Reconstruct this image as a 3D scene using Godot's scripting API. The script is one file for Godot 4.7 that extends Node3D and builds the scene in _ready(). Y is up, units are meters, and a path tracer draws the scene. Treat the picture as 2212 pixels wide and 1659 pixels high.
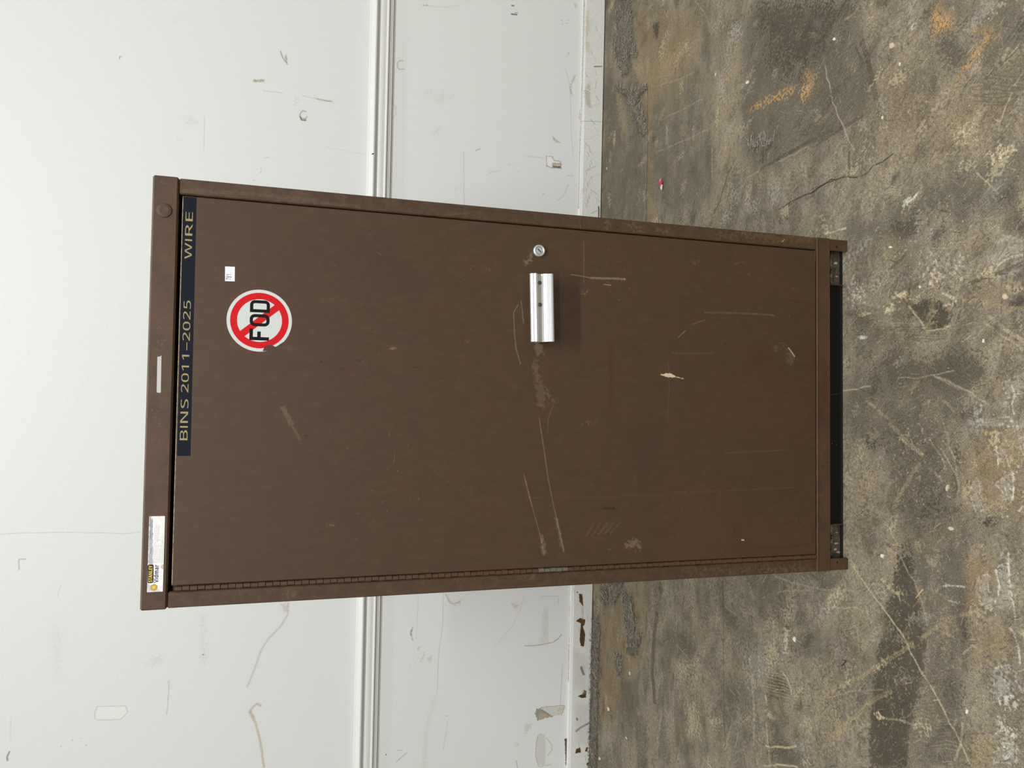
extends Node3D
# A brown steel storage cabinet on a worn concrete floor in front of a white wall. The photograph lies on its side, so the camera is rolled a quarter turn.
# World: back wall at z = 0, floor at y = 0, x to the right as one faces the wall.

const CABINET_AT := Vector3(-0.0158, 0.0, 1.4691)
const LAMP := 18.6
const LAMP_COLOUR := Color(0.992, 0.997, 0.995)
const CABINET_TURN := 0.0299
const CEILING := 4.4

var M := {}
var used := {}
var tex := {}


func _ready() -> void:
	camera_and_light()
	paint_all()
	materials()
	room()
	cabinet()
	floor_things()


# ---------------------------------------------------------------- camera, sky, light
func camera_and_light() -> void:
	var cam := Camera3D.new()
	cam.name = "camera"
	var right := Vector3(0.99974, 0.02299, 0.0006)
	var up := Vector3(-0.02182, 0.95671, -0.29021)
	var back := Vector3(-0.00725, 0.29012, 0.95696)
	cam.transform = Transform3D(Basis(-up, right, back).orthonormalized(), Vector3(0, 1.2551, 2.9396))
	cam.fov = rad_to_deg(2.0 * atan(829.5 / 1661.1))
	cam.near = 0.02
	cam.far = 60.0
	add_child(cam)
	var env := Environment.new()
	env.background_mode = Environment.BG_COLOR
	env.background_color = Color(0.02, 0.02, 0.02)
	env.tonemap_mode = Environment.TONE_MAPPER_LINEAR
	env.tonemap_exposure = 1.0
	env.sdfgi_enabled = true
	env.ssao_enabled = true
	env.ssil_enabled = true
	var we := WorldEnvironment.new()
	we.name = "environment"
	we.environment = env
	add_child(we)
	# three rows of ceiling strip lights; the one nearest the wall is added to brighten it
	strip_light(Vector3(0.45, CEILING, 3.32), 3.0, LAMP * 1.0, "white ceiling strip light hanging above the space in front of the cabinet door")
	strip_light(Vector3(0.1, CEILING, 0.9), 3.0, LAMP * 0.12, "added ceiling strip light out of view, brightening the white back wall")
	strip_light(Vector3(0.2, CEILING, 6.4), 3.0, LAMP * 1.0, "white ceiling strip light nearest the wall opposite the cabinet")


func strip_light(at: Vector3, length: float, energy: float, label: String) -> void:
	var root := thing("ceiling_strip_light", label, "light", at, 0.0, "ceiling strip lights")
	var steel := mat(Color(0.86, 0.86, 0.84), 0.5)
	var glow := mat(Color(0.95, 0.95, 0.92), 0.6)
	glow.emission_enabled = true
	glow.emission = LAMP_COLOUR
	glow.emission_energy_multiplier = 2.0
	part("housing", box(Vector3(0, -0.03, 0), Vector3(length + 0.04, 0.06, 0.17), 0.004), steel, root)
	part("lamp_diffuser", box(Vector3(0, -0.075, 0), Vector3(length, 0.03, 0.14), 0.006), glow, root)
	for s in [-1, 1]:
		part("end_cap", box(Vector3(s * (length / 2 + 0.012), -0.065, 0), Vector3(0.016, 0.055, 0.16), 0.003), steel, root)
	var l := AreaLight3D.new()
	l.name = "lamp_light"
	l.area_size = Vector2(length, 0.14)
	l.light_color = LAMP_COLOUR
	l.light_energy = energy
	l.shadow_enabled = true
	l.area_range = 14.0
	l.area_attenuation = 2.0
	l.rotation.x = -PI / 2
	l.position = Vector3(0, -0.096, 0)
	root.add_child(l)


# ---------------------------------------------------------------- helpers: nodes
func numbered(called: String) -> String:
	used[called] = used.get(called, -1) + 1
	return called if used[called] == 0 else "%s_%03d" % [called, used[called]]


func thing(called: String, label: String, category: String, at := Vector3.ZERO, turn := 0.0, group := "") -> Node3D:
	var o := Node3D.new()
	o.name = numbered(called)
	o.position = at
	o.rotation.y = turn
	o.set_meta("label", label)
	o.set_meta("category", category)
	if group:
		o.set_meta("group", group)
	add_child(o)
	return o


func part(called: String, mesh: Mesh, m: Material, parent: Node, label := "", at := Vector3.ZERO) -> MeshInstance3D:
	var o := MeshInstance3D.new()
	o.name = called
	o.mesh = mesh
	o.material_override = m
	o.position = at
	if label:
		o.set_meta("label", label)
	parent.add_child(o, true)
	return o


func structure(called: String, mesh: Mesh, m: Material, label: String, category: String) -> MeshInstance3D:
	var o := MeshInstance3D.new()
	o.name = called
	o.mesh = mesh
	if m:
		o.material_override = m
	o.set_meta("kind", "structure")
	o.set_meta("label", label)
	o.set_meta("category", category)
	add_child(o)
	return o


func mat(c: Color, rough := 0.6, metal := 0.0, texture: Texture2D = null) -> StandardMaterial3D:
	var m := StandardMaterial3D.new()
	m.albedo_color = c
	m.roughness = rough
	m.metallic = metal
	if texture:
		m.albedo_texture = texture
	return m


# ---------------------------------------------------------------- helpers: meshes
func tri(st: SurfaceTool, a: Vector3, b: Vector3, c: Vector3, out: Vector3, uvf := Rect2()) -> void:
	var n := (b - a).cross(c - a)
	if n.length_squared() < 1e-20:
		return
	n = n.normalized()
	if n.dot(out) > 0.0:  # front faces run clockwise
		var t := b
		b = c
		c = t
	else:
		n = -n
	for p in [a, b, c]:
		st.set_normal(n)
		if uvf.size.x > 0.0:
			st.set_uv(Vector2((p.x - uvf.position.x) / uvf.size.x, 1.0 - (p.y - uvf.position.y) / uvf.size.y))
		st.add_vertex(p)


func quad(st: SurfaceTool, a: Vector3, b: Vector3, c: Vector3, d: Vector3, out: Vector3, uvf := Rect2()) -> void:
	tri(st, a, b, c, out, uvf)
	tri(st, a, c, d, out, uvf)


func add_box(st: SurfaceTool, at: Vector3, size: Vector3, e: float, uvf := Rect2()) -> void:
	var h := size / 2
	for ax in 3:
		var b1 := (ax + 1) % 3
		var b2 := (ax + 2) % 3
		for s in [-1.0, 1.0]:
			var o := Vector3.ZERO
			o[ax] = s
			var q := []
			for k in [[-1, -1], [1, -1], [1, 1], [-1, 1]]:
				var p := Vector3.ZERO
				p[ax] = s * h[ax]
				p[b1] = k[0] * (h[b1] - e)
				p[b2] = k[1] * (h[b2] - e)
				q.append(at + p)
			quad(st, q[0], q[1], q[2], q[3], o, uvf)
			if e <= 0.0:
				continue
			for t in [-1.0, 1.0]:  # the chamfers that run along b2
				var o2 := Vector3.ZERO
				o2[ax] = s
				o2[b1] = t
				var c := []
				for k in [-1, 1]:
					var p := Vector3.ZERO
					p[ax] = s * h[ax]
					p[b1] = t * (h[b1] - e)
					p[b2] = k * (h[b2] - e)
					c.append(at + p)
				for k in [1, -1]:
					var p := Vector3.ZERO
					p[ax] = s * (h[ax] - e)
					p[b1] = t * h[b1]
					p[b2] = k * (h[b2] - e)
					c.append(at + p)
				quad(st, c[0], c[1], c[2], c[3], o2, uvf)
	if e > 0.0:
		for sx in [-1.0, 1.0]:
			for sy in [-1.0, 1.0]:
				for sz in [-1.0, 1.0]:
					var s3 := Vector3(sx, sy, sz)
					tri(st, at + s3 * (h - Vector3(0, e, e)), at + s3 * (h - Vector3(e, 0, e)), at + s3 * (h - Vector3(e, e, 0)), s3, uvf)


func box(at: Vector3, size: Vector3, e := 0.0015, uvf := Rect2()) -> ArrayMesh:
	var st := SurfaceTool.new()
	st.begin(Mesh.PRIMITIVE_TRIANGLES)
	add_box(st, at, size, e, uvf)
	return st.commit()


# a profile of (z, y) points, run along x; open outlines get no end caps
func run_profile(prof: Array, x0: float, x1: float, closed := true, uvf := Rect2(), smooth := false) -> ArrayMesh:
	var st := SurfaceTool.new()
	st.begin(Mesh.PRIMITIVE_TRIANGLES)
	var n := prof.size()
	var poly := PackedVector2Array(prof)
	var turned := Geometry2D.is_polygon_clockwise(poly)
	var count := n if closed else n - 1
	for i in count:
		var a: Vector2 = prof[i]
		var b: Vector2 = prof[(i + 1) % n]
		var d := b - a
		var o := Vector2(d.y, -d.x) if not turned else Vector2(-d.y, d.x)
		quad(st, Vector3(x0, a.y, a.x), Vector3(x1, a.y, a.x), Vector3(x1, b.y, b.x), Vector3(x0, b.y, b.x), Vector3(0, o.y, o.x), uvf)
	if closed:
		var ids := Geometry2D.triangulate_polygon(poly)
		for k in range(0, ids.size(), 3):
			for s in [[x0, -1.0], [x1, 1.0]]:
				var p := []
				for j in 3:
					var v: Vector2 = poly[ids[k + j]]
					p.append(Vector3(s[0], v.y, v.x))
				tri(st, p[0], p[1], p[2], Vector3(s[1], 0, 0), uvf)
	return st.commit()


# a flat outline in x and y, standing out from z = z0 to z1
func plate(outline: PackedVector2Array, z0: float, z1: float, uvf := Rect2()) -> ArrayMesh:
	var st := SurfaceTool.new()
	st.begin(Mesh.PRIMITIVE_TRIANGLES)
	add_plate(st, outline, z0, z1, uvf)
	return st.commit()


func add_plate(st: SurfaceTool, outline: PackedVector2Array, z0: float, z1: float, uvf := Rect2()) -> void:
	var ids := Geometry2D.triangulate_polygon(outline)
	for k in range(0, ids.size(), 3):
		for s in [[z0, -1.0], [z1, 1.0]]:
			var p := []
			for j in 3:
				var v := outline[ids[k + j]]
				p.append(Vector3(v.x, v.y, s[0]))
			tri(st, p[0], p[1], p[2], Vector3(0, 0, s[1]), uvf)
	var cw := Geometry2D.is_polygon_clockwise(outline)
	for i in outline.size():
		var a := outline[i]
		var b := outline[(i + 1) % outline.size()]
		var d := b - a
		var o := Vector2(d.y, -d.x) if not cw else Vector2(-d.y, d.x)
		quad(st, Vector3(a.x, a.y, z0), Vector3(b.x, b.y, z0), Vector3(b.x, b.y, z1), Vector3(a.x, a.y, z1), Vector3(o.x, o.y, 0), uvf)


# (radius, z) points turned about the z axis
func lathe(prof: Array, seg: int) -> ArrayMesh:
	var st := SurfaceTool.new()
	st.begin(Mesh.PRIMITIVE_TRIANGLES)
	for i in prof.size() - 1:
		var a: Vector2 = prof[i]
		var b: Vector2 = prof[i + 1]
		for k in seg:
			var t0 := TAU * k / seg
			var t1 := TAU * (k + 1) / seg
			var d0 := Vector3(cos(t0), sin(t0), 0)
			var d1 := Vector3(cos(t1), sin(t1), 0)
			var mid := Vector3(cos((t0 + t1) / 2), sin((t0 + t1) / 2), 0)
			var o := mid * (a.y - b.y) + Vector3(0, 0, 1) * (b.x - a.x)
			if i == 0 and a.x <= 0.0:
				pass
			quad(st, d0 * a.x + Vector3(0, 0, a.y), d1 * a.x + Vector3(0, 0, a.y), d1 * b.x + Vector3(0, 0, b.y), d0 * b.x + Vector3(0, 0, b.y), -o)
	return st.commit()


func add_tube(st: SurfaceTool, pts: PackedVector3Array, r0: float, r1: float, sides := 3) -> void:
	var n := pts.size()
	for i in n - 1:
		var d := (pts[i + 1] - pts[i])
		if d.length() < 1e-7:
			continue
		var side := d.cross(Vector3(0.13, 1, 0.21)).normalized()
		var other := side.cross(d).normalized()
		var ra := lerpf(r0, r1, float(i) / (n - 1))
		var rb := lerpf(r0, r1, float(i + 1) / (n - 1))
		for k in sides:
			var a0 := TAU * k / sides
			var a1 := TAU * (k + 1) / sides
			var e0 := side * cos(a0) + other * sin(a0)
			var e1 := side * cos(a1) + other * sin(a1)
			quad(st, pts[i] + e0 * ra, pts[i] + e1 * ra, pts[i + 1] + e1 * rb, pts[i + 1] + e0 * rb, e0 + e1)


func lettering(words: String, left: float, right: float, bottom: float, top: float, z: float, m: Material, parent: Node, weight := 400, italic := false) -> void:
	var f := SystemFont.new()
	f.font_names = PackedStringArray(["Droid Sans"])
	f.font_weight = weight
	f.font_italic = italic
	var t := TextMesh.new()
	t.text = words
	t.font = f
	t.font_size = 64
	t.pixel_size = 0.01
	t.depth = 0.02
	t.curve_step = 1.0
	var arr := t.get_mesh_arrays()
	var v: PackedVector3Array = arr[Mesh.ARRAY_VERTEX]
	if v.is_empty():
		return
	var lo := v[0]
	var hi := v[0]
	for p in v:
		lo = lo.min(p)
		hi = hi.max(p)
	for i in v.size():
		var p := (v[i] - lo) / (hi - lo)
		v[i] = Vector3(lerpf(left, right, p.x), lerpf(bottom, top, p.y), z + p.z * 0.00025)
	arr[Mesh.ARRAY_VERTEX] = v
	var am := ArrayMesh.new()
	am.add_surface_from_arrays(Mesh.PRIMITIVE_TRIANGLES, arr)
	part("lettering", am, m, parent)


# ---------------------------------------------------------------- painting surfaces
# A canvas holds colours in bytes over a stretch of surface given in millimetres; marks are stains, chips, scratches, dirt, some hole shade and edge highlights measured on that surface.
class Canvas:
	var w := 0
	var h := 0
	var x0 := 0.0
	var y0 := 0.0  # the surface coordinate at the top row
	var sx := 1.0  # pixels per millimetre
	var sy := 1.0  # negative where the surface coordinate grows upwards
	var px: PackedByteArray
	var grain: PackedByteArray
	var tones: Array
	var wobble := 0.0  # how far lines stray, in millimetres
	var rng := RandomNumberGenerator.new()

	func _init(width: int, height: int, left: float, right: float, top: float, bottom: float, colours: Array, number: int) -> void:
		w = width
		h = height
		x0 = left
		y0 = top
		sx = w / (right - left)
		sy = h / (bottom - top)
		tones = colours
		rng.seed = number
		px.resize(w * h * 3)
		grain = noise(0.09 / absf(sx), 4, number + 5)

	func noise(freq_mm: float, octaves: int, number: int, stretch := 1.0) -> PackedByteArray:
		var n := FastNoiseLite.new()
		n.noise_type = FastNoiseLite.TYPE_SIMPLEX_SMOOTH
		n.seed = number
		n.frequency = freq_mm
		n.fractal_octaves = octaves
		n.fractal_gain = 0.62
		if stretch == 1.0:
			return n.get_image(w, h, false, false, true).get_data()
		var im := n.get_image(int(maxf(8, w / stretch)), h, false, false, true)
		im.resize(w, h, Image.INTERPOLATE_BILINEAR)
		return im.get_data()

	func fill(c: Color, a: PackedByteArray, ca: Color, ka: float, b: PackedByteArray, cb: Color, kb: float, fine: float) -> void:
		var r := c.r * 255.0
		var g := c.g * 255.0
		var bl := c.b * 255.0
		for i in w * h:
			var ta := clampf((a[i] - 128) * ka + 0.4, 0.0, 1.0)
			var tb := clampf((b[i] - 140) * kb, 0.0, 1.0)
			var f := 1.0 + (grain[i] - 128) * fine
			var rr := lerpf(lerpf(r, ca.r * 255.0, ta), cb.r * 255.0, tb) * f
			var gg := lerpf(lerpf(g, ca.g * 255.0, ta), cb.g * 255.0, tb) * f
			var bb := lerpf(lerpf(bl, ca.b * 255.0, ta), cb.b * 255.0, tb) * f
			px[i * 3] = int(clampf(rr, 0, 255))
			px[i * 3 + 1] = int(clampf(gg, 0, 255))
			px[i * 3 + 2] = int(clampf(bb, 0, 255))

	func plain(c: Color, fine: float) -> void:
		for i in w * h:
			var f := 255.0 * (1.0 + (grain[i] - 128) * fine)
			px[i * 3] = int(clampf(c.r * f, 0, 255))
			px[i * 3 + 1] = int(clampf(c.g * f, 0, 255))
			px[i * 3 + 2] = int(clampf(c.b * f, 0, 255))

	func dab(x: int, y: int, c: Color, a: float) -> void:
		var i := (y * w + x) * 3
		px[i] = int(lerpf(px[i], c.r * 255.0, a))
		px[i + 1] = int(lerpf(px[i + 1], c.g * 255.0, a))
		px[i + 2] = int(lerpf(px[i + 2], c.b * 255.0, a))

	func stroke(pts: Array, width_mm: float, c: Color, alpha: float, broken: float) -> void:
		var hw := maxf(width_mm * 0.5 * absf(sx), 0.45)
		alpha *= minf(1.0, width_mm * absf(sx) / 0.9)
		for i in range(0, pts.size() - 2, 2):
			var a := Vector2((pts[i] - x0) * sx, (pts[i + 1] - y0) * sy)
			var b := Vector2((pts[i + 2] - x0) * sx, (pts[i + 3] - y0) * sy)
			var n := int(maxf(1, a.distance_to(b) / 14.0))
			for k in n:
				_segment(stray(a.lerp(b, float(k) / n)), stray(a.lerp(b, float(k + 1) / n)), hw, c, alpha, broken)

	func stray(p: Vector2) -> Vector2:
		if wobble == 0.0:
			return p
		var x := clampi(int(p.x), 0, w - 1)
		var y := clampi(int(p.y), 0, h - 1)
		return p + Vector2(grain[y * w + x] - 128, grain[(h - 1 - y) * w + x] - 128) * (wobble * absf(sx) / 64.0)

	func _segment(a: Vector2, b: Vector2, hw: float, c: Color, alpha: float, broken: float) -> void:
		var e := hw + 1.0
		var lx := maxi(0, int(minf(a.x, b.x) - e))
		var hx := mini(w - 1, int(maxf(a.x, b.x) + e) + 1)
		var ly := maxi(0, int(minf(a.y, b.y) - e))
		var hy := mini(h - 1, int(maxf(a.y, b.y) + e) + 1)
		var d := b - a
		var l2 := maxf(d.length_squared(), 1e-6)
		for y in range(ly, hy + 1):
			for x in range(lx, hx + 1):
				var p := Vector2(x + 0.5, y + 0.5) - a
				var t := p.dot(d) / l2
				if t < 0.0 or t >= 1.0:
					continue
				var dist := (p - d * t).length()
				var g := grain[y * w + x] / 255.0
				var k := clampf(hw * (1.0 + broken * (g - 0.5)) + 0.5 - dist, 0.0, 1.0)
				if k > 0.0:
					dab(x, y, c, alpha * k * clampf(1.0 - broken * (1.4 - 2.4 * g), 0.0, 1.0))

	func patch(pts: Array, soft_mm: float, c: Color, alpha: float, broken: float) -> void:
		var soft := maxf(soft_mm * absf(sx), 1.0)
		var poly := PackedVector2Array()
		for i in range(0, pts.size(), 2):
			poly.append(Vector2((pts[i] - x0) * sx, (pts[i + 1] - y0) * sy))
		var lo := poly[0]
		var hi := poly[0]
		for p in poly:
			lo = lo.min(p)
			hi = hi.max(p)
		var lx := clampi(int(lo.x - soft), 0, w)
		var ly := clampi(int(lo.y - soft), 0, h)
		var pw := clampi(int(hi.x + soft) + 2, 0, w) - lx
		var ph := clampi(int(hi.y + soft) + 2, 0, h) - ly
		if pw < 2 or ph < 2:
			return
		# the signed distance to the outline on a coarse grid, scaled up
		var step := clampf(minf(soft * 0.7, maxf(pw, ph) / 6.0), 1.0, 12.0)
		var gw := int(pw / step) + 2
		var gh := int(ph / step) + 2
		var bytes := PackedByteArray()
		bytes.resize(gw * gh)
		var n := poly.size()
		for j in gh:
			for i in gw:
				var p := Vector2(lx + (i + 0.5) * pw / gw, ly + (j + 0.5) * ph / gh)
				var best := 1e12
				var inside := false
				for k in n:
					var a := poly[k]
					var b := poly[(k + 1) % n]
					var d := b - a
					var t := clampf((p - a).dot(d) / maxf(d.length_squared(), 1e-6), 0.0, 1.0)
					best = minf(best, (p - a - d * t).length_squared())
					if (a.y > p.y) != (b.y > p.y) and p.x < a.x + d.x * (p.y - a.y) / d.y:
						inside = not inside
				var s := sqrt(best) * (1.0 if inside else -1.0)
				bytes[j * gw + i] = int(clampf(128.0 + s / soft * 64.0, 0, 255))
		var im := Image.create_from_data(gw, gh, false, Image.FORMAT_L8, bytes)
		im.resize(pw, ph, Image.INTERPOLATE_BILINEAR)
		var m := im.get_data()
		var sharp := (3.0 + 12.0 * broken) / 128.0
		for j in ph:
			var row := (ly + j) * w + lx
			for i in pw:
				var v := m[j * pw + i] - 128.0
				if v < -64.0:
					continue
				v += (grain[row + i] - 128) * (0.35 + broken * 1.5)
				var k := clampf(v * sharp * 0.5 + 0.5, 0.0, 1.0)
				if k > 0.0:
					dab(lx + i, ly + j, c, alpha * k)

	func dots(at: Array, size_mm: float, n: int, c: Color, alpha: float) -> void:
		for i in n:
			var a := rng.randf() * TAU
			var r := sqrt(rng.randf()) if n > 3 else 0.0
			if n > 20:
				r *= 0.35 + 0.65 * rng.randf()
			var x: float = at[0] + cos(a) * r * at[2]
			var y: float = at[1] + sin(a) * r * at[3]
			var s := size_mm * (rng.randf_range(0.4, 1.25) if n > 1 else 1.0)
			var b := rng.randf() * TAU
			var e := s * rng.randf_range(0.0, 0.9) if n > 1 else 0.05
			stroke([x - cos(b) * e, y - sin(b) * e, x + cos(b) * e, y + sin(b) * e + 0.01], s, c, alpha, 0.3 if n > 1 else 0.0)

	func marks(list: Array) -> void:
		for m in list:
			var c: Color = tones[m[1]]
			match m[0]:
				"p":
					patch(m[5], m[3], c, m[2], m[4])
				"s":
					stroke(m[5], m[3], c, m[2], m[4])
				"d":
					dots(m[5], m[3], m[4], c, m[2])

	func texture() -> ImageTexture:
		return ImageTexture.create_from_image(Image.create_from_data(w, h, false, Image.FORMAT_RGB8, px))


func rgb(r: int, g: int, b: int) -> Color:
	return Color(r / 255.0, g / 255.0, b / 255.0)


var canvases := {}


func paint_all() -> void:
	var jobs := [
		func(): canvases["floor_far"] = paint_floor(2048, 676, -1730, 1730, 0, 1143, 11),
		func(): canvases["floor_near"] = paint_floor(2048, 920, -1190, 1190, 1143, 2210, 12),
		func(): canvases["wall"] = paint_wall(),
		func(): canvases["door"] = paint_door(),
		func(): paint_small(),
		func(): canvases["floor_rest"] = paint_floor(1024, 1024, 3000, 5600, 3000, 5600, 13)]
	var ids := []
	for k in ["floor_far", "floor_near", "wall", "door", "floor_rest", "baseboard", "top_rail", "bottom_rail", "stile_right", "stile_left", "round_sticker", "maker_plate", "base_plate", "metal", "kick_plate"]:
		canvases[k] = null
	for j in jobs:
		ids.append(WorkerThreadPool.add_task(j))
	for i in ids:
		WorkerThreadPool.wait_for_task_completion(i)
	for k in canvases:
		if canvases[k]:
			tex[k] = canvases[k].texture()


func paint_floor(w: int, h: int, left: float, right: float, top: float, bottom: float, number: int) -> Canvas:
	var tones := [rgb(133, 122, 104), rgb(68, 62, 51), rgb(168, 148, 114), rgb(164, 158, 148), rgb(212, 206, 192), rgb(206, 156, 92), rgb(40, 36, 30), rgb(138, 116, 84), rgb(210, 194, 154), rgb(184, 170, 140), rgb(97, 90, 77)]
	var c := Canvas.new(w, h, left, right, top, bottom, tones, number)
	var broad := c.noise(0.0075 / c.sx, 4, 31, 2.2)
	var spots := c.noise(0.028 / c.sx, 4, 47, 1.6)
	c.fill(rgb(141, 130, 111), broad, rgb(119, 110, 94), 0.012, spots, rgb(98, 91, 78), 0.008, 0.0017)
	c.wobble = 2.4
	if left < 2000:
		c.marks(FLOOR_MARKS)
	c.wobble = 0.0
	var r := c.rng
	# old glue and cement left in ragged islands, drawn out along the wall at the back and askew in front
	for i in 760:
		var x := r.randf_range(left, right)
		var z := r.randf_range(top, bottom)
		var a := lie(r, x, z)
		var l := r.randf_range(8, 46)
		var s := r.randf_range(4, 15)
		var d := Vector2(cos(a), sin(a))
		var e := Vector2(-d.y, d.x)
		var q := []
		for k in 7:
			var p := Vector2(x, z) + d * cos(TAU * k / 7) * l * r.randf_range(0.6, 1.1) + e * sin(TAU * k / 7) * s * r.randf_range(0.6, 1.1)
			q.append_array([p.x, p.y])
		c.patch(q, r.randf_range(5, 12), tones[[1, 10, 10, 2, 9, 3, 8, 1][r.randi() % 8]], r.randf_range(0.16, 0.5), 0.85)
	# rubbing and trowelling: fine scratches
	for i in 15000:
		var x := r.randf_range(left, right)
		var z := r.randf_range(top, bottom)
		var a := lie(r, x, z)
		var l := r.randf_range(4, 26)
		var t: Color = tones[[9, 9, 2, 1, 1, 3, 8, 10, 6][r.randi() % 9]]
		c.stroke([x, z, x + cos(a) * l, z + sin(a) * l], r.randf_range(0.7, 1.7), t, r.randf_range(0.2, 0.62), 0.5)
	# flecks of paint and plaster, thicker in some places than in others
	for i in 1200:
		var x := r.randf_range(left, right)
		var z := r.randf_range(top, bottom)
		var spread := r.randf_range(8, 60)
		var t: Color = tones[[4, 8, 9, 1, 6, 4, 4, 3][r.randi() % 8]]
		for k in r.randi_range(2, 14):
			var p := Vector2(x, z) + Vector2(r.randfn(), r.randfn()) * spread
			var o := Vector2(r.randf_range(-2, 2), r.randf_range(-2, 2))
			c.stroke([p.x, p.y, p.x + o.x, p.y + o.y], r.randf_range(0.7, 2.6), t, r.randf_range(0.25, 0.75), 0.4)
	return c


# which way scratches lie
func lie(r: RandomNumberGenerator, x: float, z: float) -> float:
	if z > 900.0:
		return 0.9 + r.randf_range(-0.35, 0.35) if r.randf() < 0.55 else r.randf_range(0, PI)
	if x > 300.0 and r.randf() < 0.5:
		return 1.05 + r.randf_range(-0.25, 0.25)
	return r.randf_range(-0.22, 0.22)


func paint_wall() -> Canvas:
	var tones := [rgb(196, 195, 190), rgb(96, 90, 82), rgb(88, 66, 42), rgb(186, 166, 138), rgb(236, 236, 232), rgb(158, 160, 132), rgb(146, 143, 138), rgb(222, 218, 204)]
	var c := Canvas.new(2048, 1280, -1800, 1880, 2300, 0, tones, 21)
	c.plain(WALL_WHITE, 0.00012)
	c.wobble = 1.1
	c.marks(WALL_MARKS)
	for y in c.h:  # the rim stays plain paint, since it goes on outside
		for x in ([0, 1, c.w - 2, c.w - 1] if y > 1 and y < c.h - 2 else range(c.w)):
			c.dab(x, y, WALL_WHITE, 1.0)
	return c


func paint_door() -> Canvas:
	var tones := door_tones()
	var c := Canvas.new(1024, 2000, -341, 349, 1427, 87, tones, 61)
	var broad := c.noise(0.012 / c.sx, 3, 71)
	var runs := c.noise(0.02 / c.sx, 3, 72, 0.4)
	c.fill(BROWN, broad, BROWN.lerp(rgb(80, 55, 33), 0.3), 0.005, runs, BROWN.lerp(rgb(120, 103, 84), 0.22), 0.005, 0.00025)
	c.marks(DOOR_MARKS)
	return c


func door_tones() -> Array:
	return [rgb(146, 132, 112), rgb(38, 22, 14), rgb(74, 36, 16), rgb(148, 118, 68), rgb(208, 194, 160), rgb(56, 42, 28), rgb(82, 57, 35)]


func paint_small() -> void:
	var c := Canvas.new(2048, 64, -1800, 1880, 99, 0, paint_wall_tones(), 81)
	c.plain(rgb(224, 224, 219), 0.0004)
	c.marks(BASEBOARD_MARKS)
	canvases["baseboard"] = c
	for a in [["top_rail", 1476, 1433, HEADER_MARKS, 91], ["bottom_rail", 88, 46, RAIL_MARKS, 92]]:
		var d := Canvas.new(1024, 64, -381, 381, a[1], a[2], door_tones(), a[4])
		var broad := d.noise(0.012 / d.sx, 3, 73)
		d.fill(BROWN, broad, BROWN.lerp(rgb(120, 80, 62), 0.35), 0.004, broad, BROWN, 0.001, 0.0005)
		d.marks(a[3])
		canvases[a[0]] = d
	for a in [["stile_right", 350, 382, STILE_RIGHT_MARKS, 93], ["stile_left", -382, -350, STILE_LEFT_MARKS, 94]]:
		var d := Canvas.new(48, 2048, a[1], a[2], 1433, 48, door_tones(), a[4])
		d.sx = 48.0 / 32.0
		var broad := d.noise(0.02, 3, 78)
		d.fill(BROWN, broad, BROWN.lerp(rgb(96, 76, 56), 0.4), 0.006, broad, BROWN, 0.001, 0.0007)
		d.marks(a[3])
		canvases[a[0]] = d
	# generic painted steel for the rest of the cabinet
	var e := Canvas.new(512, 512, 0, 400, 400, 0, door_tones(), 95)
	var bn := e.noise(0.02 / e.sx, 4, 74)
	var rn := e.noise(0.05 / e.sx, 4, 75)
	e.fill(BROWN, bn, BROWN.lerp(rgb(120, 96, 68), 0.25), 0.005, rn, BROWN.lerp(rgb(74, 46, 26), 0.3), 0.006, 0.0005)
	canvases["metal"] = e
	# the black kick plate with dust and a few flecks on it
	var kp := Canvas.new(1024, 88, -277, 273, 46.5, 0.5, [], 99)
	kp.plain(rgb(25, 25, 24), 0.0008)
	for i in 700:
		var x := kp.rng.randf_range(-277, 273)
		var y := kp.rng.randf_range(1, 46)
		kp.stroke([x, y, x + kp.rng.randf_range(-1, 1), y + kp.rng.randf_range(-3, 3)], kp.rng.randf_range(0.3, 0.9), rgb(92, 88, 80), kp.rng.randf_range(0.1, 0.4), 0.5)
	kp.dots([-92, 22, 9, 8], 1.3, 9, rgb(190, 180, 160), 0.8)
	kp.stroke([20, 38, 22, 20, 25, 2], 0.8, rgb(130, 124, 108), 0.7, 0.3)
	canvases["kick_plate"] = kp
	# dirty steel seen inside the openings of the base
	var p := Canvas.new(128, 64, 0, 78, 45, 0, door_tones(), 96)
	p.fill(rgb(96, 86, 66), p.noise(0.05 / p.sx, 3, 76), rgb(150, 138, 112), 0.012, p.noise(0.10 / p.sx, 3, 77), rgb(20, 17, 13), 0.03, 0.002)
	canvases["base_plate"] = p
	paint_sticker()
	paint_plate()


func paint_wall_tones() -> Array:
	return [rgb(196, 195, 190), rgb(60, 50, 42), rgb(84, 58, 30), rgb(196, 182, 158), rgb(240, 240, 236), rgb(168, 166, 146), rgb(140, 137, 130), rgb(226, 220, 204)]


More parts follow.
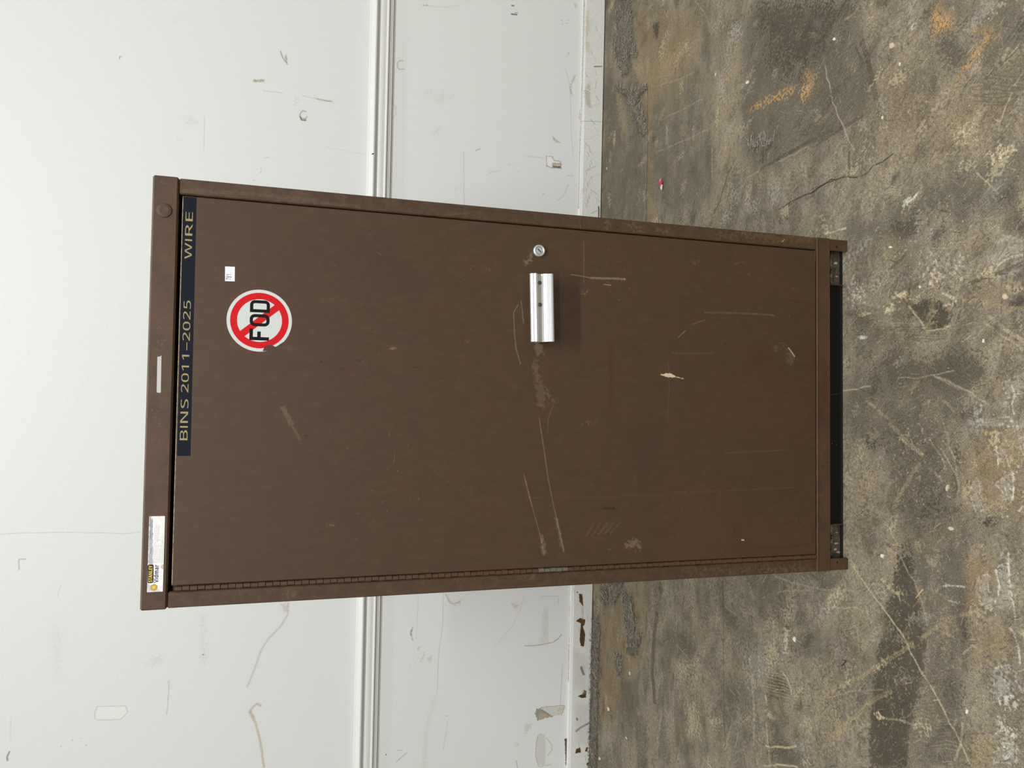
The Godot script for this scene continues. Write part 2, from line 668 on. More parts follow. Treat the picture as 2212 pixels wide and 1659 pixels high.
# the print on the round sticker: a red ring and bar on white, black letters over them (millimetres from its centre)
func paint_sticker() -> void:
	var c := Canvas.new(512, 512, -58, 58, 58, -58, [], 97)
	c.plain(rgb(198, 204, 202), 0.0001)
	var red := rgb(198, 20, 25)
	for y in c.h:
		for x in c.w:
			var p := Vector2(x / c.sx - 58.0, 58.0 + y / c.sy)
			var r := p.length()
			var k := maxf(clampf((50.8 - r) * 3.0, 0, 1) * clampf((r - 38.8) * 3.0, 0, 1), clampf((6.2 - absf(p.dot(Vector2(0.76, 0.65)))) * 3.0, 0, 1) * clampf((45.0 - r) * 3.0, 0, 1))
			if k > 0.0:
				c.dab(x, y, red, k)
	var black := rgb(12, 12, 14)
	var top := 17.0
	var low := -17.0
	c.stroke([-33, top, -33, low], 6, black, 1, 0)
	c.stroke([-36, top - 3, -15, top - 3], 6, black, 1, 0)
	c.stroke([-33, 0.5, -20, 0.5], 6, black, 1, 0)
	for a in [[-10.5, 11.5, 7.0, 7.0], [14.8, 37, -1.5, 6.5]]:  # O and D: rounded frames
		for y in c.h:
			for x in c.w:
				var p := Vector2(x / c.sx - 58.0, 58.0 + y / c.sy)
				if p.x < a[0] - 1 or p.x > a[1] + 1 or absf(p.y) > 18.5:
					continue
				var mid := Vector2((a[0] + a[1]) / 2, 0)
				var half := Vector2((a[1] - a[0]) / 2, 17.2)
				var cr: float = (a[2] if p.x < mid.x else a[3]) + 2.0
				var q := (p - mid).abs() - half + Vector2(cr, cr)
				var s := q.max(Vector2.ZERO).length() + minf(maxf(q.x, q.y), 0.0) - cr
				var k := clampf(-s * 4.0 + 0.5, 0, 1) * clampf((s + 5.6) * 4.0 + 0.5, 0, 1)
				if k > 0.0:
					c.dab(x, y, black, k)
	canvases["round_sticker"] = c


# the fine print and scuffs of the maker's plate, millimetres from its lower left corner
func paint_plate() -> void:
	var c := Canvas.new(1024, 200, 0, 131, 25.4, 0, [], 98)
	c.plain(rgb(232, 232, 230), 0.0006)
	var r := c.rng
	c.patch([48, 24.6, 100, 24.8, 118, 25.2, 131, 25.4, 131, 21, 112, 19.5, 92, 18.5, 48, 17], 2.0, rgb(150, 152, 158), 0.75, 0.2)
	c.patch([0, 25.4, 15, 25.4, 14, 21, 6, 16, 4, 6, 0, 4], 2.0, rgb(186, 188, 194), 0.8, 0.4)
	c.patch([15, 19, 46, 19, 48, 17.5, 46, 16.6, 16, 16.8], 1.0, rgb(110, 110, 130), 0.7, 0.3)
	var ink := rgb(70, 70, 88)
	for row in 6:  # lines of small print, too small to read in the photograph
		var y := 15.6 - row * 2.1
		var x := 50.0
		while x < (112.0 if row < 4 else 86.0):
			var l := r.randf_range(1.2, 4.0)
			if not (x > 80 and x < 86):
				c.stroke([x, y, x + l, y], 0.55, ink, 0.55, 0.5)
			x += l + r.randf_range(0.5, 1.1)
	for row in 2:
		var x := 90.0
		while x < 127.0:
			var l := r.randf_range(1.4, 3.6)
			c.stroke([x, 22.6 - row * 2.6, x + l, 22.6 - row * 2.6], 0.9, rgb(44, 44, 78), 0.7, 0.3)
			x += l + 0.6
	c.stroke([66, 21.2, 76, 20.6], 0.8, ink, 0.6, 0.4)
	c.stroke([88, 3, 90, 8, 86, 12, 84, 17], 0.4, rgb(120, 120, 130), 0.7, 0.2)
	c.stroke([49, 2.4, 88, 2.6, 95, 5.5], 0.4, rgb(150, 150, 156), 0.7, 0.2)
	for i in 26:
		c.stroke([r.randf_range(36, 130), r.randf_range(0.5, 6), r.randf_range(36, 130), r.randf_range(0.5, 6)], 0.25, rgb(176, 176, 180), 0.3, 0.7)
	c.patch([38, 1.2, 46, 0.4, 47, 3, 42, 3.4], 1.0, rgb(178, 158, 110), 0.7, 0.6)
	canvases["maker_plate"] = c


# ---------------------------------------------------------------- materials
func materials() -> void:
	M.white = mat(Color.WHITE, 0.62, 0.0)
	M.white.albedo_color = WALL_WHITE
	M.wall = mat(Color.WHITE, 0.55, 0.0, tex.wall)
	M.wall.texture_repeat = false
	M.trim = mat(rgb(224, 225, 220), 0.4)
	M.baseboard = mat(Color.WHITE, 0.45, 0.0, tex.baseboard)
	M.baseboard.texture_repeat = false
	var grit := FastNoiseLite.new()
	grit.seed = 5
	grit.frequency = 0.2
	grit.fractal_octaves = 4
	grit.fractal_gain = 0.7
	var fine := NoiseTexture2D.new()
	fine.noise = grit
	fine.width = 1024
	fine.height = 1024
	fine.seamless = true
	var ramp := Gradient.new()
	ramp.offsets = PackedFloat32Array([0.0, 0.36, 0.5, 0.64, 1.0])
	ramp.colors = PackedColorArray([Color(0.5, 0.48, 0.45), Color(0.82, 0.81, 0.80), Color(0.97, 0.97, 0.97), Color(1, 1, 1), Color(1, 1, 1)])
	fine.color_ramp = ramp
	var lumps := NoiseTexture2D.new()
	lumps.noise = grit
	lumps.width = 1024
	lumps.height = 1024
	lumps.seamless = true
	for k in ["floor_far", "floor_near", "floor_rest"]:
		var m := mat(Color.WHITE, 0.72, 0.0, tex[k])
		m.metallic_specular = 0.3
		m.texture_repeat = true
		m.detail_enabled = true
		m.detail_albedo = fine
		m.detail_blend_mode = BaseMaterial3D.BLEND_MODE_MUL
		m.detail_uv_layer = BaseMaterial3D.DETAIL_UV_2
		M[k] = m
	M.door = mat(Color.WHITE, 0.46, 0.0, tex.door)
	M.top_rail = mat(Color.WHITE, 0.46, 0.0, tex.top_rail)
	M.bottom_rail = mat(Color.WHITE, 0.5, 0.0, tex.bottom_rail)
	M.stile_right = mat(Color.WHITE, 0.46, 0.0, tex.stile_right)
	M.stile_left = mat(Color.WHITE, 0.46, 0.0, tex.stile_left)
	M.brown = mat(Color.WHITE, 0.48, 0.0, tex.metal)
	M.brown.uv1_triplanar = true
	M.brown.uv1_scale = Vector3(2.4, 2.4, 2.4)
	M.black = mat(rgb(25, 25, 24), 0.7)
	M.black.metallic_specular = 0.25
	M.kick = mat(Color.WHITE, 0.7, 0.0, tex.kick_plate)
	M.kick.metallic_specular = 0.25
	M.bare_wood = mat(rgb(110, 88, 72), 0.9)
	M.rust = mat(rgb(82, 54, 33), 0.8)
	M.bare = mat(rgb(116, 106, 94), 0.5, 0.3)
	M.knuckle = mat(BROWN.lerp(rgb(120, 96, 76), 0.2), 0.42)
	M.aluminium = mat(rgb(208, 210, 211), 0.33, 0.82)
	M.chrome = mat(rgb(205, 210, 212), 0.4, 0.65)
	M.steel = mat(rgb(104, 102, 98), 0.4, 0.8)
	M.navy = mat(rgb(13, 17, 31), 0.5)
	M.navy.metallic_specular = 0.3
	M.gold = mat(rgb(150, 136, 88), 0.5)
	M.paper = mat(rgb(236, 237, 240), 0.7)
	M.ink = mat(rgb(78, 78, 86), 0.7)
	M.silver = mat(rgb(190, 188, 184), 0.4, 0.35)
	M.sticker = mat(Color.WHITE, 0.5, 0.0, tex.round_sticker)
	M.sticker.metallic_specular = 0.3
	M.plate = mat(Color.WHITE, 0.35, 0.0, tex.maker_plate)
	M.logo_black = mat(rgb(22, 20, 34), 0.4)
	M.logo_yellow = mat(rgb(226, 200, 60), 0.4)
	M.logo_navy = mat(rgb(50, 48, 92), 0.4)
	M.rosette = mat(rgb(196, 160, 66), 0.4)
	M.dirty = mat(Color.WHITE, 0.85, 0.0, tex.base_plate)
	M.fibre = mat(rgb(156, 148, 134), 0.95)
	M.fibre_dark = mat(rgb(108, 100, 88), 0.95)
	M.chip = mat(rgb(206, 200, 187), 0.8)
	M.chip_tan = mat(rgb(184, 168, 140), 0.8)
	M.wood = mat(rgb(196, 156, 112), 0.7)


# ---------------------------------------------------------------- the room
func add_floor_part(mesh: ArrayMesh, x0: float, x1: float, z0: float, z1: float, uv: Rect2, m: Material) -> void:
	var st := SurfaceTool.new()
	st.begin(Mesh.PRIMITIVE_TRIANGLES)
	var c := [Vector3(x0, 0, z0), Vector3(x1, 0, z0), Vector3(x1, 0, z1), Vector3(x0, 0, z1)]
	for k in [0, 1, 2, 0, 2, 3]:
		st.set_normal(Vector3.UP)
		st.set_uv(Vector2((c[k].x - uv.position.x) / uv.size.x, (c[k].z - uv.position.y) / uv.size.y))
		st.set_uv2(Vector2(c[k].x, c[k].z) * 1.37)
		st.add_vertex(c[k])
	st.set_material(m)
	st.commit(mesh)


func room() -> void:
	var x0 := -4.4
	var x1 := 4.6
	var z1 := 9.0
	# floor: two measured stretches, the rest of the slab around them, and the slab's underside
	var fm := ArrayMesh.new()
	var far := Rect2(-1.73, 0.0, 3.46, 1.143)
	var near := Rect2(-1.19, 1.143, 2.38, 1.067)
	var rest := Rect2(0, 0, 2.6, 2.6)
	add_floor_part(fm, -1.73, 1.73, -0.12, 1.143, far, M.floor_far)
	add_floor_part(fm, -1.19, 1.19, 1.143, 2.21, near, M.floor_near)
	add_floor_part(fm, x0 - 0.12, -1.73, -0.12, 1.143, rest, M.floor_rest)
	add_floor_part(fm, 1.73, x1 + 0.12, -0.12, 1.143, rest, M.floor_rest)
	add_floor_part(fm, x0 - 0.12, -1.19, 1.143, 2.21, rest, M.floor_rest)
	add_floor_part(fm, 1.19, x1 + 0.12, 1.143, 2.21, rest, M.floor_rest)
	add_floor_part(fm, x0 - 0.12, x1 + 0.12, 2.21, z1 + 0.12, rest, M.floor_rest)
	var st := SurfaceTool.new()
	st.begin(Mesh.PRIMITIVE_TRIANGLES)
	add_box(st, Vector3((x0 + x1) / 2, -0.0805, z1 / 2), Vector3(x1 - x0 + 0.24, 0.16, z1 + 0.24), 0.0)
	st.set_material(M.dirty)
	st.commit(fm)
	structure("floor", fm, null, "worn grey brown concrete floor with scratches, stains and glue residue", "floor")

	# back wall with painted-on wear; thick
	var ws := SurfaceTool.new()
	ws.begin(Mesh.PRIMITIVE_TRIANGLES)
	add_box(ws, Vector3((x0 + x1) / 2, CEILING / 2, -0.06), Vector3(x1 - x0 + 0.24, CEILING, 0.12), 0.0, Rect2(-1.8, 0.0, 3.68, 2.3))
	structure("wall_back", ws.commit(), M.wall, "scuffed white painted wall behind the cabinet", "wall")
	structure("wall_left", box(Vector3(x0 - 0.06, CEILING / 2, z1 / 2), Vector3(0.12, CEILING, z1), 0.0), M.white, "plain white wall on the hinge side of the cabinet", "wall")
	structure("wall_right", box(Vector3(x1 + 0.06, CEILING / 2, z1 / 2), Vector3(0.12, CEILING, z1), 0.0), M.white, "plain white wall on the lock side of the cabinet", "wall")
	structure("wall_front", box(Vector3((x0 + x1) / 2, CEILING / 2, z1 + 0.06), Vector3(x1 - x0 + 0.24, CEILING, 0.12), 0.0), M.white, "plain white wall facing the cabinet door", "wall")
	structure("ceiling", box(Vector3((x0 + x1) / 2, CEILING + 0.06, z1 / 2), Vector3(x1 - x0 + 0.24, 0.12, z1 + 0.24), 0.0), M.white, "plain white ceiling carrying the strip lights", "ceiling")

	# chair rail: fillet, nose, hollow, flat, bead and two small steps, as (out from the wall, height)
	var prof := [Vector2(0, 0.9555), Vector2(0.005, 0.954), Vector2(0.006, 0.9495), Vector2(0.009, 0.9475), Vector2(0.0105, 0.9435)]
	for k in 9:
		var a := PI * 0.5 - PI * k / 8.0 * 0.97
		prof.append(Vector2(0.013 + 0.0125 * cos(a), 0.9345 + 0.0085 * sin(a)))
	prof.append_array([Vector2(0.0105, 0.925), Vector2(0.0095, 0.9215), Vector2(0.0115, 0.918), Vector2(0.0145, 0.912), Vector2(0.0155, 0.905), Vector2(0.0145, 0.8985), Vector2(0.013, 0.894)])
	for k in 7:
		var a := PI * 0.5 - PI * k / 6.0
		prof.append(Vector2(0.013 + 0.0065 * cos(a), 0.8885 + 0.005 * sin(a)))
	prof.append_array([Vector2(0.0095, 0.8825), Vector2(0.0095, 0.880), Vector2(0.012, 0.8795), Vector2(0.012, 0.8765), Vector2(0.0085, 0.876), Vector2(0.0085, 0.874), Vector2(0.0105, 0.8735), Vector2(0.0105, 0.870), Vector2(0, 0.8695)])
	var rail := structure("trim_1", run_profile(prof, x0, x1), M.trim, "moulded white chair rail running along the wall", "chair rail")
	# a chip in the paint of the nose, as in the photograph
	var hole := part("paint_chip", lathe([Vector2(0.0, 0.0006), Vector2(0.003, 0.0006), Vector2(0.0036, -0.002)], 10), M.bare_wood, rail, "chip of bare brown wood", Vector3(0.874, 0.9365, 0.0252))
	hole.scale = Vector3(0.8, 1.5, 1)
	hole.rotation.z = 0.5

	# baseboard with an eased top edge and a thin gap above the floor
	var bp := [Vector2(0.0, 0.004), Vector2(0.0145, 0.004), Vector2(0.0145, 0.084), Vector2(0.0125, 0.090), Vector2(0.0115, 0.0945), Vector2(0.0085, 0.0975), Vector2(0.003, 0.098), Vector2(0.0, 0.0965)]
	structure("baseboard_back", run_profile(bp, x0, x1, true, Rect2(-1.8, 0.0, 3.68, 0.099)), M.baseboard, "chipped white baseboard where the wall meets the concrete floor", "baseboard")


# ---------------------------------------------------------------- the cabinet
func disc(r: float, n: int, at := Vector2.ZERO) -> PackedVector2Array:
	var p := PackedVector2Array()
	for k in n:
		p.append(at + Vector2(cos(TAU * k / n), sin(TAU * k / n)) * r)
	return p


func cabinet() -> void:
	var cab := thing("storage_cabinet", "tall brown steel storage cabinet with one hinged door and an aluminium pull", "cabinet", CABINET_AT, CABINET_TURN)
	var deep := 0.70
	# shell
	for s in [-1, 1]:
		part("side_panel", box(Vector3(s * 0.3785, 0.741, -deep / 2 - 0.016), Vector3(0.002, 1.386, deep - 0.03), 0.0005), M.brown, cab)
	part("back_panel", box(Vector3(0, 0.741, -deep + 0.001), Vector3(0.755, 1.386, 0.002), 0.0005), M.brown, cab)
	part("bottom_panel", box(Vector3(0, 0.052, -deep / 2), Vector3(0.755, 0.004, deep - 0.034), 0.0005), M.brown, cab)
	# top cap
	var cap := part("top_cap", box(Vector3(0, 1.4545, -deep / 2 + 0.001), Vector3(0.762, 0.043, deep + 0.002), 0.003, Rect2(-0.381, 1.433, 0.762, 0.043)), M.top_rail, cab)
	var zf := 0.0021
	part("plug", lathe([Vector2(0.0, 0.0022), Vector2(0.0075, 0.0024), Vector2(0.0118, 0.0018), Vector2(0.0132, 0.0)], 28), M.brown, cap, "round painted hole plug", Vector3(0.319, 1.4558, zf))
	part("label_remnant", plate(PackedVector2Array([Vector2(-0.0025, 1.4525), Vector2(0.0605, 1.4532), Vector2(0.0625, 1.4535), Vector2(0.0605, 1.4552), Vector2(0.0596, 1.4598), Vector2(-0.002, 1.4593), Vector2(-0.0032, 1.458), Vector2(-0.0034, 1.4535)]), zf - 0.0008, zf + 0.0003), M.silver, cap, "torn strip of an old silver label")
	var pl := part("maker_plate", plate(PackedVector2Array([Vector2(-0.3492, 1.4400), Vector2(-0.2185, 1.4400), Vector2(-0.2182, 1.4652), Vector2(-0.3490, 1.4652)]), zf - 0.0008, zf + 0.0004, Rect2(-0.3492, 1.44, 0.131, 0.0252)), M.plate, cap, "white maker's plate with a yellow and black logo")
	var zp := zf + 0.0004
	# logo: a black badge with notched corners
	part("logo_badge", plate(PackedVector2Array([Vector2(-0.3335, 1.4575), Vector2(-0.3320, 1.4556), Vector2(-0.3035, 1.4559), Vector2(-0.3016, 1.4574), Vector2(-0.3014, 1.4636), Vector2(-0.3030, 1.4652), Vector2(-0.3318, 1.4649), Vector2(-0.3335, 1.4634)]), zp - 0.0002, zp + 0.0002), M.logo_black, cap)
	lettering("STANLEY", -0.3316, -0.3032, 1.4574, 1.4635, zp + 0.0002, M.logo_yellow, cap, 700)
	lettering("Vidmar", -0.3334, -0.3028, 1.4478, 1.4553, zp, M.logo_navy, cap, 700, true)
	var petals := PackedVector2Array()
	for k in 48:
		var a := TAU * k / 48
		petals.append(Vector2(-0.3412, 1.4545) + Vector2(cos(a), sin(a)) * (0.0052 + 0.0011 * cos(6.0 * a)))
	part("rosette", plate(petals, zp - 0.0002, zp + 0.0002), M.rosette, cap, "small gold rosette emblem")
	part("rosette_centre", plate(disc(0.0022, 16, Vector2(-0.3412, 1.4545)), zp, zp + 0.0003), M.logo_yellow, cap)

	# frame around the door
	for s in [-1, 1]:
		part("stile", box(Vector3(s * 0.36525, 0.741, -0.0155), Vector3(0.0285, 1.3835, 0.031), 0.0022, Rect2(s * 0.366 - 0.016, 0.048, 0.032, 1.385)), M.stile_right if s > 0 else M.stile_left, cab)
	var rp := [Vector2(-0.03, 0.048), Vector2(-0.001, 0.048), Vector2(0.0003, 0.0495), Vector2(0.0005, 0.0795), Vector2(0.0012, 0.0815), Vector2(0.0013, 0.0838), Vector2(0.0004, 0.0854), Vector2(-0.003, 0.0862), Vector2(-0.03, 0.0862)]
	part("bottom_rail", run_profile(rp, -0.3795, 0.3795, true, Rect2(-0.381, 0.046, 0.762, 0.042)), M.bottom_rail, cab)

	# door
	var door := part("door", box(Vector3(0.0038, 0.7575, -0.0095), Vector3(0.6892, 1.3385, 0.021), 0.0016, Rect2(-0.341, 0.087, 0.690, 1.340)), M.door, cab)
	var zd := 0.0010
	# pull handle: an aluminium extrusion, (out, height) profile run along x
	var hp := [Vector2(0.0260, 0.7816), Vector2(0.0280, 0.7824), Vector2(0.0310, 0.7816), Vector2(0.0335, 0.7795), Vector2(0.0343, 0.7778), Vector2(0.0334, 0.7766), Vector2(0.0336, 0.7758), Vector2(0.0354, 0.7742), Vector2(0.0364, 0.7718), Vector2(0.0362, 0.7696), Vector2(0.0350, 0.7682), Vector2(0.0310, 0.7676), Vector2(0.0285, 0.7668), Vector2(0.0280, 0.7580), Vector2(0.0290, 0.7566), Vector2(0.0315, 0.7548), Vector2(0.0340, 0.7505), Vector2(0.0350, 0.7480), Vector2(0.0344, 0.7472), Vector2(0.0353, 0.7465), Vector2(0.0364, 0.7435), Vector2(0.0358, 0.7428), Vector2(0.0367, 0.7420), Vector2(0.0376, 0.7386), Vector2(0.0374, 0.7364), Vector2(0.0360, 0.7350), Vector2(0.0335, 0.7352), Vector2(0.0330, 0.7370), Vector2(0.0330, 0.7480), Vector2(0.0270, 0.7550), Vector2(0.0250, 0.7570), Vector2(0.0000, 0.7570), Vector2(0.0000, 0.7640), Vector2(0.0250, 0.7650), Vector2(0.0255, 0.7680), Vector2(0.0260, 0.7750)]
	var hmid := Vector2(0.1787, 0.7588)
	var shifted := []
	for p in hp:
		shifted.append(Vector2(p.x, p.y - hmid.y))
	var handle := part("handle", run_profile(shifted, -0.0677, 0.0677), M.aluminium, door, "ribbed bare aluminium pull handle", Vector3(hmid.x, hmid.y, zd))
	handle.rotation.z = 0.03
	for x in [0.2288, 0.1850]:
		part("handle_screw", lathe([Vector2(0.0, 0.0018), Vector2(0.0012, 0.0014), Vector2(0.0024, 0.0024), Vector2(0.0038, 0.0016), Vector2(0.0042, 0.0)], 16), M.steel, door, "", Vector3(x, 0.7618 + (x - hmid.x) * 0.03, zd + 0.0282))
	# lock
	part("lock_ring", lathe([Vector2(0.0078, 0.0040), Vector2(0.0090, 0.0052), Vector2(0.0104, 0.0054), Vector2(0.0118, 0.0042), Vector2(0.0122, 0.0)], 36), M.chrome, door, "chrome lock ring", Vector3(0.2986, 0.7560, zd))
	# the core: a stepped face with a real key slot between its two halves
	part("lock_core", lathe([Vector2(0.0050, 0.0004), Vector2(0.0050, 0.0042), Vector2(0.0060, 0.0042), Vector2(0.0064, 0.0036), Vector2(0.0072, 0.0036), Vector2(0.0078, 0.0030), Vector2(0.0080, 0.0)], 32), M.chrome, door, "", Vector3(0.2986, 0.7560, zd))
	for s in [-1, 1]:
		var half := PackedVector2Array()
		for k in 15:
			var a := PI * k / 14.0
			half.append(Vector2(cos(a) * 0.0051, maxf(sin(a) * 0.0051, 0.0012)) * Vector2(1, s))
		var plug_half := part("lock_plug", plate(half, 0.0006, 0.0042), M.chrome, door, "", Vector3(0.2986, 0.7560, zd))
		plug_half.rotation.z = 0.86
	# labels stuck on the door
	part("label_tape", plate(PackedVector2Array([Vector2(-0.1139, 1.4018), Vector2(0.3467, 1.4035), Vector2(0.3466, 1.4252), Vector2(0.10, 1.4244), Vector2(-0.1137, 1.4236)]), zd - 0.0008, zd + 0.0003), M.navy, door, "dark navy label tape with gold lettering")
	var zt := zd + 0.0003
	lettering("B", -0.0862, -0.0686, 1.4073, 1.4199, zt, M.gold, door)
	part("lettering", plate(PackedVector2Array([Vector2(-0.0641, 1.4073), Vector2(-0.0612, 1.4073), Vector2(-0.0612, 1.4199), Vector2(-0.0641, 1.4199)]), zt, zt + 0.00025), M.gold, door)
	lettering("NS", -0.0557, -0.0139, 1.4073, 1.4199, zt, M.gold, door)
	lettering("2011–2025", -0.0020, 0.1612, 1.4078, 1.4201, zt, M.gold, door)
	lettering("W", 0.2354, 0.2643, 1.4088, 1.4205, zt, M.gold, door)
	part("lettering", plate(PackedVector2Array([Vector2(0.2679, 1.4088), Vector2(0.2709, 1.4088), Vector2(0.2709, 1.4205), Vector2(0.2679, 1.4205)]), zt, zt + 0.00025), M.gold, door)
	lettering("RE", 0.2774, 0.3196, 1.4088, 1.4207, zt, M.gold, door)
	part("price_sticker", plate(PackedVector2Array([Vector2(0.2003, 1.3356), Vector2(0.2268, 1.3360), Vector2(0.2265, 1.3526), Vector2(0.2000, 1.3521)]), zd - 0.0008, zd + 0.0003), M.paper, door, "small white paper number sticker")
	lettering("781.", 0.2022, 0.2152, 1.3415, 1.3500, zt, M.ink, door)
	# round sticker, torn at its lower left
	var round_ := PackedVector2Array()
	for k in 96:
		var a := TAU * k / 96 + PI * 1.17
		if a - PI * 1.17 > deg_to_rad(18) and a - PI * 1.17 < TAU - deg_to_rad(14):
			round_.append(Vector2(cos(a), sin(a)) * 0.0566)
	for p in [Vector2(-0.0556, -0.0068), Vector2(-0.0516, -0.0080), Vector2(-0.0460, -0.0108), Vector2(-0.0430, -0.0180), Vector2(-0.0444, -0.0238), Vector2(-0.0470, -0.0290)]:
		round_.append(p)
	var fod := part("round_sticker", plate(round_, -0.0008, 0.0003, Rect2(-0.058, -0.058, 0.116, 0.116)), M.sticker, door, "round white sticker with a red ring and bar over black letters", Vector3(0.1313, 1.2912, zd))
	fod.rotation.z = 0.0

	# piano hinge along the left of the door
	var hinge := part("hinge", box(Vector3(-0.3462, 0.757, -0.0125), Vector3(0.0100, 1.337, 0.009), 0.0005), M.brown, cab, "long piano hinge")
	var kn := []
	for v in 3:
		kn.append(lathe_y(0.0044 - 0.0002 * v, 0.0116, 10))
	for k in 105:
		var y := 0.0952 + k * 0.0127
		var m: Material = M.knuckle
		if y < 0.79:
			m = M.rust if y < 0.47 else M.knuckle
		elif y < 0.98:
			m = M.rust
		if y > 0.68 and y < 0.745:
			m = M.bare
		part("hinge_knuckle", kn[k % 3], m, hinge, "", Vector3(-0.3462 + (0.0003 if k % 2 else -0.0002), y, -0.0020 + (0.0006 if k % 2 else 0.0)))

	# base: corner feet, black front plate set back, open fork pockets at both ends
	for s in [-1, 1]:
		part("corner_foot", foot(s), M.brown, cab)
		part("rear_foot", box(Vector3(s * 0.365, 0.024, -0.67), Vector3(0.03, 0.048, 0.05), 0.001), M.brown, cab)
		part("base_side", box(Vector3(s * 0.372, 0.0245, -0.35), Vector3(0.003, 0.045, 0.59), 0.0004), M.black, cab)
		var ps := SurfaceTool.new()
		ps.begin(Mesh.PRIMITIVE_TRIANGLES)
		holed(ps, Vector2(s * 0.314 - 0.044, 0.002), Vector2(s * 0.314 + 0.044, 0.0465), Vector2(0.3075, 0.016) if s > 0 else Vector2(-0.2945, 0.030), 0.0085, -0.0485, -0.0515, Rect2(s * 0.314 - 0.044, 0.002, 0.088, 0.0445))
		part("pocket_plate", ps.commit(), M.dirty, cab, "dirty steel plate with a hole, inside the base")
		part("pocket_flange", box(Vector3(s * 0.2755 - 0.001, 0.0275, -0.030), Vector3(0.0016, 0.037, 0.055), 0.0003), M.brown, cab)
	part("front_plate", box(Vector3(-0.002, 0.0235, -0.020), Vector3(0.550, 0.046, 0.003), 0.0006, Rect2(-0.277, 0.0005, 0.550, 0.046)), M.kick, cab, "black kick plate under the cabinet")
	part("bottom_lip", box(Vector3(-0.002, 0.0022, -0.019), Vector3(0.724, 0.0044, 0.006), 0.0008), M.black, cab)
	part("rear_plate", box(Vector3(0, 0.0235, -0.69), Vector3(0.70, 0.046, 0.003), 0.0006), M.black, cab)


func lathe_y(r: float, length: float, seg: int) -> ArrayMesh:
	var st := SurfaceTool.new()
	st.begin(Mesh.PRIMITIVE_TRIANGLES)
	var h := length / 2
	for k in seg:
		var a0 := TAU * k / seg
		var a1 := TAU * (k + 1) / seg
		var d0 := Vector3(cos(a0), 0, sin(a0))
		var d1 := Vector3(cos(a1), 0, sin(a1))
		var o := d0 + d1
		quad(st, d0 * r + Vector3(0, -h, 0), d1 * r + Vector3(0, -h, 0), d1 * r + Vector3(0, h, 0), d0 * r + Vector3(0, h, 0), o)
		tri(st, Vector3(0, h, 0), d0 * r + Vector3(0, h, 0), d1 * r + Vector3(0, h, 0), Vector3.UP)
		tri(st, Vector3(0, -h, 0), d0 * r + Vector3(0, -h, 0), d1 * r + Vector3(0, -h, 0), Vector3.DOWN)
	return st.commit()


# a rectangle of sheet from z0 (front) to z1 with a round hole through it
func holed(st: SurfaceTool, lo: Vector2, hi: Vector2, hole: Vector2, r: float, z0: float, z1: float, uvf := Rect2()) -> void:
	var angles := []
	for k in 20:
		angles.append(TAU * k / 20)
	for c in [lo, hi, Vector2(lo.x, hi.y), Vector2(hi.x, lo.y)]:
		angles.append(fposmod((c - hole).angle(), TAU))
	angles.sort()
	for k in angles.size():
		var p := []
		var q := []
		for j in [angles[k], angles[(k + 1) % angles.size()]]:
			var d := Vector2(cos(j), sin(j))
			p.append(hole + d * r)
			var t := 1e9
			for ax in 2:
				if absf(d[ax]) > 1e-6:
					t = minf(t, ((hi[ax] if d[ax] > 0 else lo[ax]) - hole[ax]) / d[ax])
			q.append(hole + d * t)
		for z in [[z0, 1.0], [z1, -1.0]]:
			quad(st, Vector3(p[0].x, p[0].y, z[0]), Vector3(p[1].x, p[1].y, z[0]), Vector3(q[1].x, q[1].y, z[0]), Vector3(q[0].x, q[0].y, z[0]), Vector3(0, 0, z[1]), uvf)
		quad(st, Vector3(p[0].x, p[0].y, z0), Vector3(p[1].x, p[1].y, z0), Vector3(p[1].x, p[1].y, z1), Vector3(p[0].x, p[0].y, z1), Vector3(hole.x - p[0].x, hole.y - p[0].y, 0), uvf)
		var m: Vector2 = (q[0] + q[1]) / 2
		quad(st, Vector3(q[0].x, q[0].y, z0), Vector3(q[1].x, q[1].y, z0), Vector3(q[1].x, q[1].y, z1), Vector3(q[0].x, q[0].y, z1), Vector3(m.x - hole.x, m.y - hole.y, 0), uvf)


# a corner foot of bent sheet with a bolt hole through its face
func foot(s: int) -> ArrayMesh:
	var st := SurfaceTool.new()
	st.begin(Mesh.PRIMITIVE_TRIANGLES)
	var xa := 0.3525 * s
	var xb := 0.3785 * s
	holed(st, Vector2(minf(xa, xb), 0.0), Vector2(maxf(xa, xb), 0.048), Vector2(0.3615 * s, 0.0292), 0.0026, -0.0005, -0.0035)
	add_box(st, Vector3(0.377 * s, 0.024, -0.032), Vector3(0.003, 0.048, 0.055), 0.0004)
	return st.commit()


# ---------------------------------------------------------------- things lying on the floor
func flake(rng: RandomNumberGenerator, size: float, thick: float) -> ArrayMesh:
	var st := SurfaceTool.new()
	st.begin(Mesh.PRIMITIVE_TRIANGLES)
	var n := 7
	var long_ := rng.randf_range(0.45, 1.0)
	var top := []
	var low := []
	for k in n:
		var a := TAU * k / n
		var d := Vector3(cos(a), 0, sin(a) * long_) * size * rng.randf_range(0.6, 1.0)
		low.append(d)
		top.append(d * 0.9 + Vector3(0, thick * rng.randf_range(0.6, 1.3), 0))
	var mid := Vector3(0, thick * 1.2, 0)
	for k in n:
		var j := (k + 1) % n
		tri(st, mid, top[k], top[j], Vector3.UP)
		quad(st, low[k], low[j], top[j], top[k], low[k] + low[j])
		tri(st, Vector3.ZERO, low[k], low[j], Vector3.DOWN)
	return st.commit()


